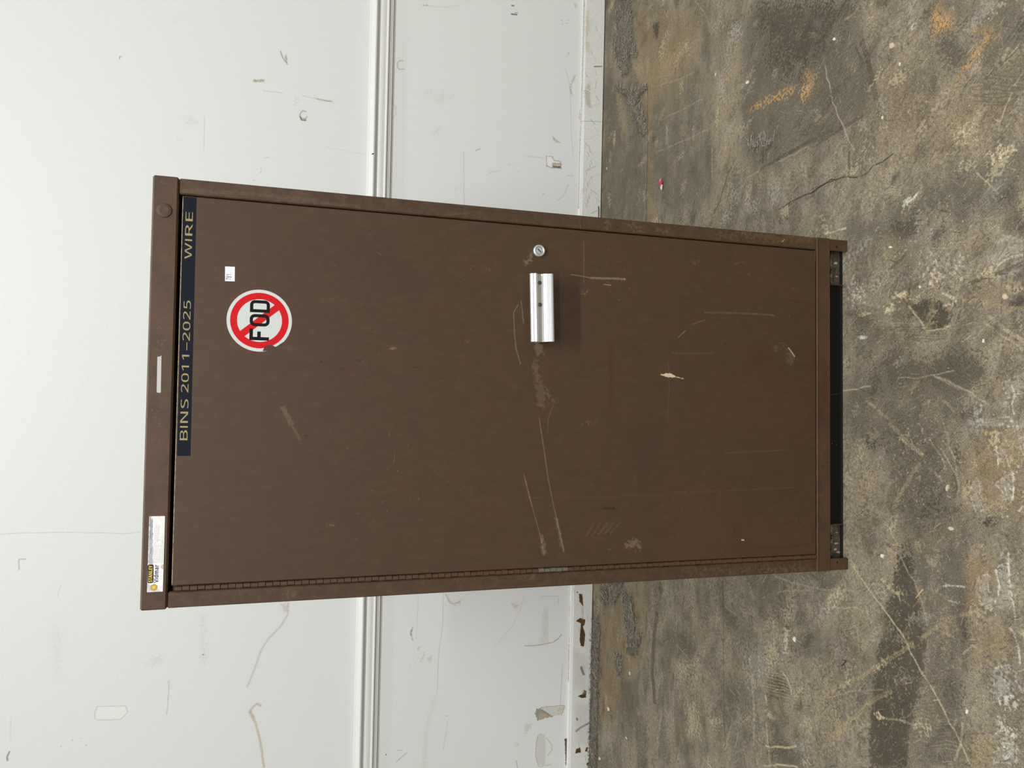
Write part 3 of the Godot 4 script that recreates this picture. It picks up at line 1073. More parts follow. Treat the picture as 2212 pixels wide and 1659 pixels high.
# a torn scrap of carpet backing: a low ragged mound with loose fibres
func remnant(label: String, outline: Array, thick: float, fibres: int, number: int, dark := false) -> void:
	var rng := RandomNumberGenerator.new()
	rng.seed = number
	var poly := PackedVector2Array()
	var mid := Vector2.ZERO
	for i in range(0, outline.size(), 2):
		mid += Vector2(outline[i], outline[i + 1])
	mid /= outline.size() / 2.0
	var n0 := outline.size() / 2
	for i in n0:  # ragged edge
		var a := Vector2(outline[i * 2], outline[i * 2 + 1]) - mid
		var j := (i + 1) % n0
		var b := Vector2(outline[j * 2], outline[j * 2 + 1]) - mid
		var steps := int(maxf(1, a.distance_to(b) / 0.012))
		for k in steps:
			poly.append(a.lerp(b, float(k) / steps) + Vector2(rng.randf_range(-1, 1), rng.randf_range(-1, 1)) * 0.0035)
	var root := thing("carpet_scrap", label, "carpet scrap", Vector3(mid.x, 0, mid.y), 0.0, "scraps of old carpet backing")
	var st := SurfaceTool.new()
	st.begin(Mesh.PRIMITIVE_TRIANGLES)
	var ids := Geometry2D.triangulate_polygon(poly)
	var inner := PackedVector2Array()
	for p in poly:
		inner.append(p)
	for k in range(0, ids.size(), 3):
		var v := []
		for j in 3:
			var p := poly[ids[k + j]]
			v.append(Vector3(p.x, thick * (0.5 + 0.5 * sin(p.x * 170.0 + p.y * 90.0) * cos(p.y * 210.0)), p.y))
		tri(st, v[0], v[1], v[2], Vector3.UP)
	for i in poly.size():
		var a := poly[i]
		var b := poly[(i + 1) % poly.size()]
		var ha := thick * (0.5 + 0.5 * sin(a.x * 170.0 + a.y * 90.0) * cos(a.y * 210.0))
		var hb := thick * (0.5 + 0.5 * sin(b.x * 170.0 + b.y * 90.0) * cos(b.y * 210.0))
		quad(st, Vector3(a.x, 0, a.y), Vector3(b.x, 0, b.y), Vector3(b.x, hb, b.y), Vector3(a.x, ha, a.y), Vector3(a.x, 0, a.y))
	part("backing", st.commit(), M.fibre_dark if dark else M.fibre_dark, root)
	var tries := 0
	for shade in 2:
		var fs := SurfaceTool.new()
		fs.begin(Mesh.PRIMITIVE_TRIANGLES)
		var lo := poly[0]
		var hi := poly[0]
		for p in poly:
			lo = lo.min(p)
			hi = hi.max(p)
		var made := 0
		while made < fibres and tries < fibres * 40:
			tries += 1
			var p := Vector2(rng.randf_range(lo.x, hi.x), rng.randf_range(lo.y, hi.y))
			if rng.randf() < 0.25:
				p = poly[rng.randi() % poly.size()]
			elif not Geometry2D.is_point_in_polygon(p, poly):
				continue
			made += 1
			var a := rng.randf() * TAU
			var l := rng.randf_range(0.008, 0.028)
			var pts := PackedVector3Array()
			var q := Vector3(p.x, rng.randf_range(0.2, 1.0) * thick + 0.0006, p.y)
			for s in 4:
				pts.append(q)
				a += rng.randf_range(-0.7, 0.7)
				q += Vector3(cos(a), 0, sin(a)) * l / 3.0
				q.y = clampf(q.y + rng.randf_range(-0.4, 0.5) * thick, 0.0008, thick * 1.6)
			add_tube(fs, pts, 0.0009, 0.0005)
		tries = 0
		var o := part("fibres", fs.commit(), M.fibre if shade == 0 else M.fibre_dark, root)
		o.set_meta("kind", "stuff")


func floor_things() -> void:
	# scraps of carpet backing by the wall
	remnant("long frayed scrap of grey carpet backing on the floor by the baseboard, lock side", [1.5702, 0.1111, 1.498, 0.2613, 1.3357, 0.2806, 1.2566, 0.3241, 1.2934, 0.2593, 1.2248, 0.2508, 1.2308, 0.2087, 1.2938, 0.1689, 1.3475, 0.1285, 1.4541, 0.1296], 0.007, 420, 1)
	remnant("thin crooked scrap of grey carpet backing pointing towards the red and white wrapper", [1.2093, 0.1543, 1.1612, 0.242, 1.1207, 0.3248, 1.1171, 0.4016, 1.1024, 0.415, 1.1012, 0.3369, 1.0377, 0.3619, 0.988, 0.4074, 0.9377, 0.4043, 0.9622, 0.3654, 1.061, 0.2935, 1.1306, 0.2553], 0.006, 300, 2)
	remnant("long strip of grey carpet backing lying tight against the chipped baseboard", [-0.9434, 0.0269, -0.9151, 0.0726, -0.9613, 0.0976, -1.0653, 0.0887, -1.1679, 0.0877, -1.2405, 0.0929, -1.363, 0.0892, -1.505, 0.0902, -1.5462, 0.0226, -1.3043, 0.0228, -1.1429, 0.0242, -1.038, 0.0253], 0.010, 520, 3)
	remnant("dark tufted patch of carpet backing glued to the floor, hinge side of the cabinet", [-0.7547, 0.3099, -0.7467, 0.3588, -0.7981, 0.3931, -0.8591, 0.4064, -0.8782, 0.4485, -0.9467, 0.4209, -0.9585, 0.358, -0.9109, 0.3449, -0.8474, 0.3199], 0.006, 300, 4, true)
	remnant("small grey tuft of carpet backing beyond the dark tufted patch", [-1.000, 0.2391, -0.9922, 0.2993, -1.0443, 0.3016, -1.071, 0.2683], 0.005, 90, 5)
	remnant("narrow grey tuft of carpet backing beside the baseboard behind the cabinet", [-0.776, 0.09, -0.7739, 0.1589, -0.8391, 0.1683, -0.83, 0.1182], 0.006, 110, 6)
	remnant("forked grey tuft of carpet backing on the tan glue stain behind the cabinet", [-0.7501, 0.1638, -0.7149, 0.2968, -0.7678, 0.2596, -0.8131, 0.227, -0.7829, 0.2017], 0.006, 150, 7)
	remnant("comb shaped fringe of pale fibres beside a dark slit in the floor", [0.7192, 1.0566, 0.6869, 1.1682, 0.6778, 1.1627, 0.6924, 1.064], 0.003, 70, 8)
	# chips of paint and plaster
	var rng := RandomNumberGenerator.new()
	rng.seed = 77
	var spots := [[0.8874, 1.0432, 9, "white paint chip beside the orange glue streak on the floor"], [0.9059, 0.0636, 6, "white paint chip lying against the baseboard on the lock side"], [0.8566, 1.4008, 6, "white paint chip on the dark floor patch beyond the orange streak"],
		[0.6151, 1.5605, 6, "white paint chip between the long floor crack and the far orange stain"], [-1.0296, 0.3668, 9, "white paint chip beside the small grey carpet tuft"], [-1.2737, 0.3514, 8, "white paint chip on bare floor out from the long carpet strip"],
		[-1.2335, 0.1884, 10, "white paint chip close beside the long carpet strip"], [-1.4594, 0.1131, 13, "large white paint chip touching the long carpet strip"], [-0.3409, 1.5837, 6, "white paint chip in front of the hinge side cabinet foot"],
		[0.3246, 1.5911, 6, "white paint chip in front of the lock side cabinet foot"], [-0.6123, 1.2957, 8, "white paint chip on the floor beside the hinge side of the cabinet"], [0.2286, 1.6728, 4, "tiny white paint chip near the dark pit in the floor"],
		[0.7128, 1.6076, 5, "small white paint chip just short of the far orange stain"], [-0.587, 1.8017, 6, "white paint chip near the end of the longest straight scratch"], [0.1096, 1.8231, 5, "white paint chip between the dark pit and two parallel scratches"],
		[0.9761, 0.8733, 7, "white paint chip on the pale streak bordering the dark floor patch"]]
	for s in spots:
		var o := thing("paint_chip", s[3], "paint chip", Vector3(s[0], 0.0, s[1]), rng.randf() * TAU, "white paint chips on the floor")
		part("flake", flake(rng, s[2] * 0.001, 0.0022), M.chip, o)
	for s in [[-0.1728, 1.7494, 9, "oval tan plaster crumb on the grey scratched floor facing the kick plate"], [-0.2512, 1.7596, 8, "tan plaster crumb close to the narrow end of the dark stripe"], [0.1872, 1.8671, 8, "tan plaster crumb on the wide tan scrape beyond the dark pit"], [0.7622, 1.5839, 11, "large tan plaster crumb before the far orange stain"], [0.2316, 1.6991, 6, "small tan plaster crumb at the edge of the dark pit"]]:
		var o := thing("plaster_crumb", s[3], "crumb", Vector3(s[0], 0.0, s[1]), rng.randf() * TAU, "tan plaster crumbs")
		part("crumb", flake(rng, s[2] * 0.001, 0.0025), M.chip_tan, o)
	for s in [[-0.345, -0.030, 4.5], [-0.325, -0.036, 5], [-0.300, -0.035, 3], [-0.340, -0.040, 3.5], [0.332, -0.036, 5], [0.300, -0.034, 3.5]]:
		var at := CABINET_AT + Vector3(s[0] * cos(CABINET_TURN) + s[1] * sin(CABINET_TURN), 0.0, s[1] * cos(CABINET_TURN) - s[0] * sin(CABINET_TURN))
		var o := thing("pebble", "pale pebble in the opening beside the %s foot of the cabinet" % ("hinge side" if s[0] < 0 else "lock side"), "pebble", at, rng.randf() * TAU, "pebbles in the opening at the %s foot" % ("hinge side" if s[0] < 0 else "lock side"))
		part("stone", flake(rng, s[2] * 0.001, s[2] * 0.0012), M.chip, o)
	# crumpled red and white wrapper
	var wr := thing("crumpled_wrapper", "tiny crumpled red and white wrapper on the floor beside the cabinet", "wrapper", Vector3(0.719, 0, 0.545), 0.4)
	var wm := {"white_end": [mat(rgb(214, 206, 206), 0.5), -0.010, 0.6], "red_body": [mat(rgb(196, 44, 62), 0.5), 0.004, 1.0], "pink_twist": [mat(rgb(206, 120, 128), 0.5), 0.016, 0.5]}
	for k in wm:
		var st := SurfaceTool.new()
		st.begin(Mesh.PRIMITIVE_TRIANGLES)
		var ring := []
		for i in 5:
			var row := []
			for j in 8:
				var a := TAU * j / 8
				var r: float = 0.008 * wm[k][2] * (0.25 + sin(PI * i / 4.0)) * rng.randf_range(0.6, 1.25)
				row.append(Vector3(wm[k][1] + (i - 2) * 0.0045, maxf(0.0, 0.006 + sin(a) * r * 0.8), cos(a) * r + (i - 2) * 0.002))
			ring.append(row)
		for i in 4:
			for j in 8:
				var q := (j + 1) % 8
				quad(st, ring[i][j], ring[i][q], ring[i + 1][q], ring[i + 1][j], ring[i][j] - Vector3(wm[k][1], 0.006, 0))
		part(k, st.commit(), wm[k][0], wr)
	# a splinter of wood and a curl of thread
	var sp := thing("wood_splinter", "small pale wood splinter lying on the dark stripe of the floor", "splinter", Vector3(-0.3954, 0, 1.6864), -0.70)
	var ss := SurfaceTool.new()
	ss.begin(Mesh.PRIMITIVE_TRIANGLES)
	add_tube(ss, PackedVector3Array([Vector3(-0.0145, 0.0012, 0), Vector3(-0.006, 0.0018, 0.0006), Vector3(0.006, 0.0018, -0.0004), Vector3(0.0145, 0.0010, 0)]), 0.0010, 0.0017, 5)
	part("shaft", ss.commit(), M.wood, sp)
	var th := thing("thread_curl", "dark reddish curl of thread lying on the floor near the cabinet foot", "thread", Vector3(-0.612, 0, 1.472), 0.0)
	var ts := SurfaceTool.new()
	ts.begin(Mesh.PRIMITIVE_TRIANGLES)
	var curl := PackedVector3Array()
	for k in 26:
		var a := k * 0.42
		curl.append(Vector3(sin(a) * 0.007 * (1.0 - k * 0.02) - 0.012 + k * 0.0009, 0.0012 + 0.0008 * sin(k * 1.3), cos(a * 0.8) * 0.0075))
	add_tube(ts, curl, 0.0007, 0.0006, 4)
	part("strand", ts.commit(), mat(rgb(70, 38, 26), 0.8), th)


# ---------------------------------------------------------------- colours and measured marks
const BROWN := Color(0.270, 0.194, 0.124)
const WALL_WHITE := Color(0.889, 0.892, 0.887)
# Marks, in millimetres on their surface. "p": stain, bare or tinted patch, a few painted shade or highlight, with its outline; "s": scratch, line of dirt or painted edge highlight; "d": a sprinkle of specks (centre and half widths).
# Each: kind, colour number, strength, edge softness or width, raggedness or count, points. Floor points are (x, z); the others are (x, height).
const FLOOR_MARKS := [
	["p", 10, 0.495, 30, 0.4, [1304, 19, 1108, 413, 612, 435, 697, 16]],
	["p", 7, 0.48, 60, 0.5, [1444, 310, 1339, 554, 1203, 787, 1089, 775, 1003, 695, 972, 569, 1039, 457, 928, 442, 1180, 288, 1316, 327]],
	["p", 2, 0.413, 25, 0.8, [1179, 502, 1147, 689, 1116, 741, 1083, 639, 1109, 525]],
	["p", 2, 0.45, 18, 0.7, [1243, 296, 1216, 376, 1170, 367, 1181, 299]],
	["p", 2, 0.45, 18, 0.7, [1189, 136, 1168, 181, 1041, 248, 943, 264, 950, 222, 1049, 175]],
	["p", 7, 0.44, 12, 0.3, [1106, 418, 1087, 471, 873, 465, 600, 497, 614, 424]],
	["p", 2, 0.225, 30, 0.4, [1105, 846, 1098, 928, 1036, 1013, 905, 1011, 653, 1013, 672, 869, 927, 845]],
	["p", 10, 0.54, 20, 0.4, [1161, 805, 1101, 846, 1024, 841, 1071, 776]],
	["p", 10, 0.675, 30, 0.4, [1036, 1013, 1082, 1031, 1083, 1126, 954, 1394, 628, 1403, 612, 1255, 617, 1079, 710, 1017]],
	["p", 1, 0.665, 60, 0.5, [1079, 1102, 944, 1394, 846, 1397, 819, 1275, 918, 1149, 1019, 1104]],
	["p", 1, 0.522, 40, 0.4, [933, 1149, 840, 1290, 830, 1237, 914, 1143]],
	["p", 10, 0.54, 40, 0.6, [849, 466, 776, 704, 742, 867, 632, 863, 600, 826, 639, 692, 609, 584, 719, 472]],
	["p", 10, 0.405, 40, 0.7, [1009, 459, 1046, 640, 1045, 777, 930, 837, 785, 835, 848, 612, 912, 493]],
	["p", 5, 0.765, 14, 0.85, [824, 1296, 809, 1327, 764, 1348, 753, 1323, 749, 1298, 772, 1282, 788, 1302]],
	["p", 5, 0.675, 10, 0.9, [798, 1249, 788, 1239, 793, 1153, 798, 1098, 805, 1060, 807, 1135]],
	["p", 3, 0.52, 14, 0.7, [1090, 963, 1063, 1005, 1045, 993, 1013, 938, 966, 947, 986, 925, 1045, 930]],
	["p", 3, 0.52, 14, 0.7, [618, 952, 594, 988, 554, 1023, 550, 1010, 577, 974]],
	["p", 3, 0.52, 14, 0.7, [574, 1172, 565, 1195, 521, 1202, 503, 1168, 549, 1158]],
	["p", 3, 0.52, 14, 0.7, [548, 1049, 529, 1101, 491, 1071, 504, 1044]],
	["p", 3, 0.52, 14, 0.7, [546, 954, 548, 975, 512, 970, 515, 934]],
	["p", 3, 0.52, 14, 0.7, [813, 938, 798, 974, 766, 961, 765, 940]],
	["p", 3, 0.52, 14, 0.7, [968, 889, 935, 934, 878, 914, 910, 891]],
	["p", 6, 0.595, 10, 0.4, [1318, 445, 1312, 491, 1268, 493, 1260, 473, 1284, 457]],
	["s", 6, 0.765, 2.9, 0.3, [490, 1197, 496, 1231, 502, 1269, 508, 1305, 504, 1336, 511, 1355, 515, 1379, 516, 1406]],
	["s", 6, 0.765, 2.9, 0.3, [504, 1323, 514, 1357, 519, 1395, 515, 1436, 504, 1485, 506, 1514, 515, 1534, 516, 1562, 525, 1593]],
	["s", 6, 0.36, 7.6, 0.5, [571, 1455, 514, 1459]],
	["s", 9, 0.51, 3.8, 0.7, [614, 1047, 621, 1159, 622, 1244, 628, 1403]],
	["s", 1, 0.54, 10.2, 0.5, [620, 1110, 633, 1243, 641, 1402]],
	["s", 9, 0.468, 3.8, 0.6, [848, 486, 829, 719, 819, 833]],
	["s", 9, 0.468, 3.8, 0.6, [952, 531, 927, 798]],
	["s", 9, 0.468, 3.8, 0.6, [557, 788, 581, 974]],
	["s", 9, 0.468, 3.8, 0.6, [1078, 506, 1032, 745]],
	["s", 9, 0.468, 3.8, 0.6, [1270, 735, 1183, 812, 1105, 846]],
	["s", 6, 0.72, 3.4, 0.2, [696, 1126, 635, 1121]],
	["s", 6, 0.63, 3.4, 0.3, [1113, 412, 885, 425, 614, 424]],
	["s", 6, 0.54, 3.4, 0.4, [1382, 313, 1467, 326]],
	["s", 6, 0.45, 4.2, 0.5, [665, 971, 650, 951, 580, 910, 548, 874]],
	["s", 6, 0.45, 2.5, 0.4, [799, 716, 784, 708]],
	["s", 9, 0.595, 4.5, 0.8, [756, 863, 661, 862]],
	["s", 4, 0.63, 3, 0.85, [758, 936, 722, 935]],
	["s", 9, 0.51, 3, 0.4, [797, 1374, 737, 1387]],
	["d", 8, 0.6, 2.4, 40, [636, 760, 28, 119]],
	["d", 4, 0.45, 2.4, 60, [951, 1217, 72, 137]],
	["d", 9, 0.375, 2.4, 120, [780, 1250, 105, 142]],
	["d", 9, 0.375, 2.4, 120, [1134, 645, 159, 249]],
	["p", 10, 0.675, 24, 0.4, [995, 1309, 909, 1487, 820, 1494, 707, 1534, 663, 1539, 643, 1502, 634, 1415, 624, 1319]],
	["p", 1, 0.57, 50, 0.5, [985, 1309, 920, 1466, 899, 1408, 867, 1400, 851, 1313]],
	["s", 1, 0.54, 13.6, 0.4, [814, 1494, 722, 1525, 663, 1539]],
	["s", 1, 0.45, 10.2, 0.4, [625, 1349, 633, 1429, 640, 1502]],
	["p", 5, 0.765, 12, 0.85, [807, 1689, 801, 1713, 783, 1710, 763, 1736, 737, 1740, 736, 1708, 732, 1691, 754, 1697, 776, 1690]],
	["p", 5, 0.765, 10, 0.8, [726, 1783, 714, 1798, 695, 1795, 706, 1780]],
	["p", 5, 0.72, 14, 0.8, [705, 1804, 693, 1824, 673, 1839, 663, 1822, 652, 1799, 636, 1776, 628, 1754, 655, 1772, 671, 1790, 678, 1810]],
	["p", 1, 0.57, 30, 0.5, [725, 1701, 729, 1740, 682, 1784, 649, 1769, 648, 1738, 678, 1709]],
	["p", 10, 0.54, 50, 0.4, [814, 1686, 714, 1893, 634, 1895, 634, 1842, 651, 1814, 671, 1839, 714, 1798, 763, 1736]],
	["p", 10, 0.675, 30, 0.45, [430, 1898, 371, 1899, 379, 1790, 384, 1695, 382, 1573, 396, 1588, 431, 1694, 428, 1789, 435, 1846]],
	["p", 1, 0.522, 12, 0.6, [528, 1651, 513, 1692, 499, 1686, 492, 1652]],
	["p", 1, 0.57, 6, 0.3, [479, 1594, 475, 1609, 462, 1590]],
	["p", 10, 0.45, 20, 0.6, [665, 1644, 657, 1672, 633, 1669, 631, 1645]],
	["p", 4, 0.68, 6, 0.4, [418, 1621, 425, 1660, 418, 1657, 404, 1625]],
	["p", 3, 0.6, 10, 0.6, [557, 1603, 534, 1611, 524, 1619, 523, 1600]],
	["p", 4, 0.51, 8, 0.5, [789, 1638, 774, 1652, 767, 1649, 777, 1638]],
	["p", 3, 0.48, 8, 0.5, [516, 1833, 513, 1850, 497, 1853, 502, 1831]],
	["p", 7, 0.28, 60, 0.3, [737, 1533, 700, 1640, 608, 1723, 579, 1896, 497, 1897, 474, 1726, 554, 1545, 643, 1502]],
	["d", 8, 0.562, 3.2, 170, [451, 1851, 27, 45]],
	["d", 8, 0.525, 3.2, 60, [518, 1772, 18, 33]],
	["d", 8, 0.525, 3.2, 50, [447, 1774, 15, 35]],
	["d", 4, 0.525, 3.2, 60, [571, 1584, 146, 147]],
	["d", 8, 0.525, 3.2, 40, [725, 1840, 21, 44]],
	["s", 9, 0.637, 3.8, 0.3, [806, 1368, 757, 1384, 706, 1399, 641, 1433, 566, 1473]],
	["s", 9, 0.637, 3.8, 0.3, [430, 1801, 379, 1850]],
	["s", 9, 0.637, 3.8, 0.3, [555, 1871, 513, 1850, 519, 1839]],
	["s", 9, 0.595, 6.8, 0.7, [886, 1433, 887, 1462, 896, 1483]],
	["s", 1, 0.54, 5.1, 0.3, [811, 1473, 780, 1486, 769, 1491]],
	["s", 1, 0.315, 2.5, 0.5, [622, 1779, 600, 1843, 575, 1896]],
	["s", 1, 0.315, 2.5, 0.5, [614, 1781, 593, 1843, 569, 1896]],
	["s", 1, 0.315, 2.5, 0.5, [607, 1783, 586, 1843, 563, 1896]],
	["s", 1, 0.315, 2.5, 0.5, [599, 1785, 579, 1843, 556, 1896]],
	["s", 1, 0.315, 2.5, 0.5, [592, 1787, 572, 1843, 550, 1896]],
	["s", 1, 0.315, 2.5, 0.5, [584, 1789, 565, 1843, 543, 1896]],
	["s", 1, 0.315, 2.5, 0.5, [577, 1791, 558, 1844, 537, 1896]],
	["s", 1, 0.315, 2.5, 0.5, [570, 1793, 551, 1844, 530, 1897]],
	["s", 1, 0.315, 2.5, 0.5, [562, 1794, 544, 1844, 524, 1897]],
	["s", 8, 0.315, 2.2, 0.9, [526, 1738, 533, 1766, 531, 1796]],
	["s", 8, 0.315, 2.2, 0.9, [522, 1740, 527, 1766, 523, 1798]],
	["s", 8, 0.315, 2.2, 0.9, [517, 1743, 521, 1766, 514, 1800]],
	["s", 8, 0.315, 2.2, 0.9, [512, 1746, 516, 1766, 506, 1801]],
	["s", 8, 0.315, 2.2, 0.9, [508, 1748, 510, 1766, 498, 1803]],
	["s", 8, 0.315, 2.2, 0.9, [504, 1751, 504, 1766, 490, 1805]],
	["s", 8, 0.315, 2.2, 0.9, [499, 1753, 498, 1766, 481, 1807]],
	["s", 9, 0.425, 2.2, 0.6, [464, 1571, 449, 1609]],
	["s", 9, 0.425, 2.2, 0.6, [460, 1573, 445, 1611]],
	["s", 9, 0.425, 2.2, 0.6, [455, 1574, 441, 1613]],
	["s", 9, 0.425, 2.2, 0.6, [451, 1576, 436, 1615]],
	["s", 9, 0.425, 2.2, 0.6, [446, 1578, 432, 1617]],
	["s", 9, 0.425, 2.2, 0.6, [442, 1579, 428, 1619]],
	["p", 7, 0.48, 40, 0.5, [-860, 82, -748, 337, -656, 518, -844, 487, -1005, 413, -1196, 281, -1343, 107, -1118, 95]],
	["p", 10, 0.63, 20, 0.5, [-1098, 287, -1024, 435, -1106, 449, -1167, 400, -1206, 315]],
	["s", 1, 0.585, 22.1, 0.5, [-748, 569, -848, 545, -959, 541, -1065, 564]],
	["s", 6, 0.45, 3.4, 0.4, [-547, 966, -620, 972, -785, 978, -876, 984, -1018, 996]],
	["p", 10, 0.63, 26, 0.4, [-864, 478, -825, 618, -860, 601, -889, 499]],
	["p", 1, 0.522, 20, 0.5, [-615, 961, -621, 1034, -664, 1048, -677, 991]],
	["p", 10, 0.495, 30, 0.5, [-507, 1099, -488, 1179, -569, 1182, -600, 1143, -555, 1118]],
	["p", 3, 0.32, 30, 0.5, [-703, 1081, -661, 1168, -732, 1182, -803, 1126, -729, 1088]],
	["s", 3, 0.585, 5.4, 0.85, [-614, 692, -736, 701, -882, 699, -1031, 692, -1070, 698]],
	["s", 3, 0.54, 8.4, 0.85, [-516, 1093, -555, 1118]],
	["s", 3, 0.54, 8.4, 0.85, [-716, 1106, -788, 1120, -870, 1135, -951, 1131]],
	["s", 3, 0.495, 14.4, 0.85, [-1056, 619, -1110, 603, -1194, 588]],
	["s", 4, 0.63, 4.2, 0.85, [-793, 1181, -809, 1184, -823, 1190]],
	["s", 3, 0.45, 6, 0.85, [-703, 1147, -719, 1159]],
	["p", 8, 0.45, 10, 0.85, [-554, 1247, -539, 1277, -574, 1278, -593, 1258]],
	["p", 2, 0.488, 16, 0.7, [-567, 1188, -577, 1210, -602, 1205, -616, 1184]],
	["p", 4, 0.595, 8, 0.7, [-598, 1253, -596, 1269, -655, 1268, -660, 1255]],
	["p", 8, 0.36, 14, 0.8, [-659, 1185, -649, 1218, -680, 1235, -709, 1198, -698, 1181]],
	["p", 1, 0.57, 14, 0.6, [-712, 1236, -722, 1262, -753, 1284, -776, 1259, -794, 1195, -758, 1183]],
	["s", 8, 0.63, 6, 0.9, [-709, 1246, -720, 1270, -737, 1283, -755, 1289]],
	["p", 8, 0.33, 20, 0.85, [-988, 777, -964, 838, -1046, 849, -1077, 796]],
	["p", 1, 0.427, 30, 0.8, [-798, 635, -741, 822, -808, 809, -862, 672]],
	["p", 8, 0.3, 20, 0.85, [-885, 690, -824, 832, -871, 788, -924, 709]],
	["p", 2, 0.338, 30, 0.7, [-685, 765, -661, 864, -737, 859, -752, 783]],
	["p", 1, 0.475, 30, 0.6, [-829, 989, -794, 1065, -864, 1062, -940, 1007]],
	["p", 10, 0.36, 50, 0.4, [-598, 1284, -558, 1435, -624, 1381, -646, 1296]],
	["p", 1, 0.38, 26, 0.5, [-1099, 773, -1082, 820, -1125, 813, -1138, 767]],
	["p", 1, 0.475, 30, 0.7, [-836, 1207, -811, 1270, -873, 1262, -913, 1215]],
	["p", 1, 0.475, 20, 0.8, [-921, 1213, -876, 1312, -920, 1314, -963, 1222]],
	["p", 3, 0.4, 24, 0.6, [-1333, 106, -1297, 179, -1363, 231, -1447, 112]],
	["s", 8, 0.45, 2.2, 0.6, [-732, 1182, -720, 1236, -717, 1278]],
	["s", 8, 0.45, 2.2, 0.6, [-740, 1182, -728, 1236, -724, 1278]],
	["s", 8, 0.45, 2.2, 0.6, [-748, 1182, -736, 1236, -731, 1278]],
	["s", 8, 0.45, 2.2, 0.6, [-756, 1182, -744, 1237, -738, 1278]],
	["s", 8, 0.45, 2.2, 0.6, [-764, 1183, -752, 1237, -745, 1278]],
	["s", 8, 0.45, 2.2, 0.6, [-772, 1183, -760, 1237, -752, 1279]],
	["s", 8, 0.45, 2.2, 0.6, [-780, 1183, -768, 1237, -759, 1279]],
	["s", 8, 0.45, 2.2, 0.6, [-788, 1183, -775, 1238, -766, 1279]],
	["s", 8, 0.765, 5.2, 0.5, [-929, 1188, -874, 1312]],
	["s", 8, 0.765, 4.5, 0.5, [-982, 1178, -921, 1314]],
	["s", 8, 0.54, 6, 0.7, [-971, 1206, -865, 1186]],
	["s", 9, 0.552, 3.8, 0.4, [-936, 1026, -1026, 996]],
	["s", 9, 0.552, 3.8, 0.4, [-628, 941, -698, 937]],
	["s", 9, 0.552, 3.8, 0.4, [-617, 982, -626, 1041]],
	["s", 9, 0.552, 3.8, 0.4, [-844, 1010, -850, 1042]],
	["s", 9, 0.552, 3.8, 0.4, [-763, 875, -799, 873]],
	["s", 9, 0.552, 3.8, 0.4, [-623, 786, -589, 792]],
	["s", 9, 0.552, 3.8, 0.4, [-510, 1224, -475, 1349]],
	["s", 9, 0.552, 3.8, 0.4, [-818, 704, -828, 762]],
	["s", 9, 0.552, 3.8, 0.4, [-947, 1058, -995, 1047]],
	["s", 3, 0.72, 5.4, 0.85, [-474, 1207, -470, 1330, -460, 1400, -453, 1432]],
	["p", 2, 0.375, 14, 0.7, [-768, 974, -763, 990, -811, 989, -818, 969]],
	["d", 8, 0.525, 3.2, 220, [-832, 786, 197, 147]],
	["d", 9, 0.45, 3.2, 160, [-761, 615, 127, 103]],
	["d", 1, 0.375, 4, 200, [-845, 863, 229, 319]],
	["d", 4, 0.525, 3.2, 50, [-752, 1125, 171, 68]],
	["p", 10, 0.585, 30, 0.4, [382, 1574, 409, 1621, 401, 1763, 382, 1899, 353, 1900, 361, 1805, 358, 1778, 378, 1705, 369, 1642, 362, 1581, 368, 1477, 397, 1460]],
	["p", 1, 0.57, 14, 0.5, [370, 1595, 379, 1655, 342, 1662, 335, 1627, 352, 1592]],
	["p", 4, 0.722, 6, 0.3, [412, 1621, 424, 1657, 416, 1657, 403, 1625]],
	["p", 7, 0.48, 20, 0.4, [303, 1793, 304, 1827, 288, 1840, 287, 1806]],
	["p", 7, 0.44, 20, 0.4, [217, 1789, 219, 1847, 177, 1855, 190, 1795]],
	["p", 7, 0.4, 16, 0.5, [347, 1575, 344, 1610, 307, 1607, 303, 1569]],
	["s", 3, 0.54, 14.4, 0.85, [260, 1830, 271, 1870, 273, 1901]],
	["s", 3, 0.63, 9.6, 0.85, [296, 1832, 291, 1870, 286, 1901]],
	["s", 3, 0.405, 9.6, 0.85, [233, 1856, 229, 1902]],
	["s", 4, 0.54, 4.8, 0.85, [248, 1846, 258, 1871, 260, 1901]],
	["s", 1, 0.54, 8.5, 0.5, [221, 1794, 227, 1821, 242, 1902]],
	["p", 8, 0.51, 8, 0.75, [235, 1810, 247, 1841, 227, 1849, 218, 1836]],
	["p", 8, 0.45, 8, 0.7, [206, 1874, 205, 1902, 195, 1896, 199, 1877]],
	["p", 1, 0.712, 8, 0.3, [171, 1875, 185, 1891, 190, 1903, 164, 1903, 166, 1882]],
	["p", 1, 0.57, 10, 0.4, [311, 1884, 320, 1894, 318, 1900, 297, 1901, 301, 1887]],
	["p", 1, 0.76, 8, 0.45, [199, 1646, 201, 1697, 193, 1727, 169, 1751, 150, 1745, 139, 1725, 138, 1701, 155, 1679, 177, 1653]],
	["s", 8, 0.72, 4.5, 0.8, [194, 1643, 172, 1660, 155, 1679, 139, 1689, 137, 1710, 141, 1734, 147, 1748]],
	["s", 4, 0.765, 4.8, 0.85, [186, 1730, 188, 1747, 194, 1764]],
	["p", 8, 0.51, 8, 0.6, [212, 1643, 209, 1665, 199, 1669, 199, 1649]],
	["p", 2, 0.525, 8, 0.5, [182, 1736, 182, 1750, 167, 1745]],
	["s", 2, 0.525, 8.7, 0.7, [208, 1724, 195, 1770, 181, 1822, 167, 1872, 162, 1903]],
	["s", 4, 0.63, 4.2, 0.85, [208, 1724, 197, 1756]],
	["s", 9, 0.637, 7.5, 0.6, [153, 1834, 132, 1868, 103, 1904]],
	["s", 9, 0.637, 4.5, 0.6, [146, 1822, 119, 1861, 90, 1905]],
	["d", 8, 0.6, 4.8, 60, [216, 1626, 13, 39]],
	["d", 4, 0.525, 4, 110, [237, 1492, 51, 38]],
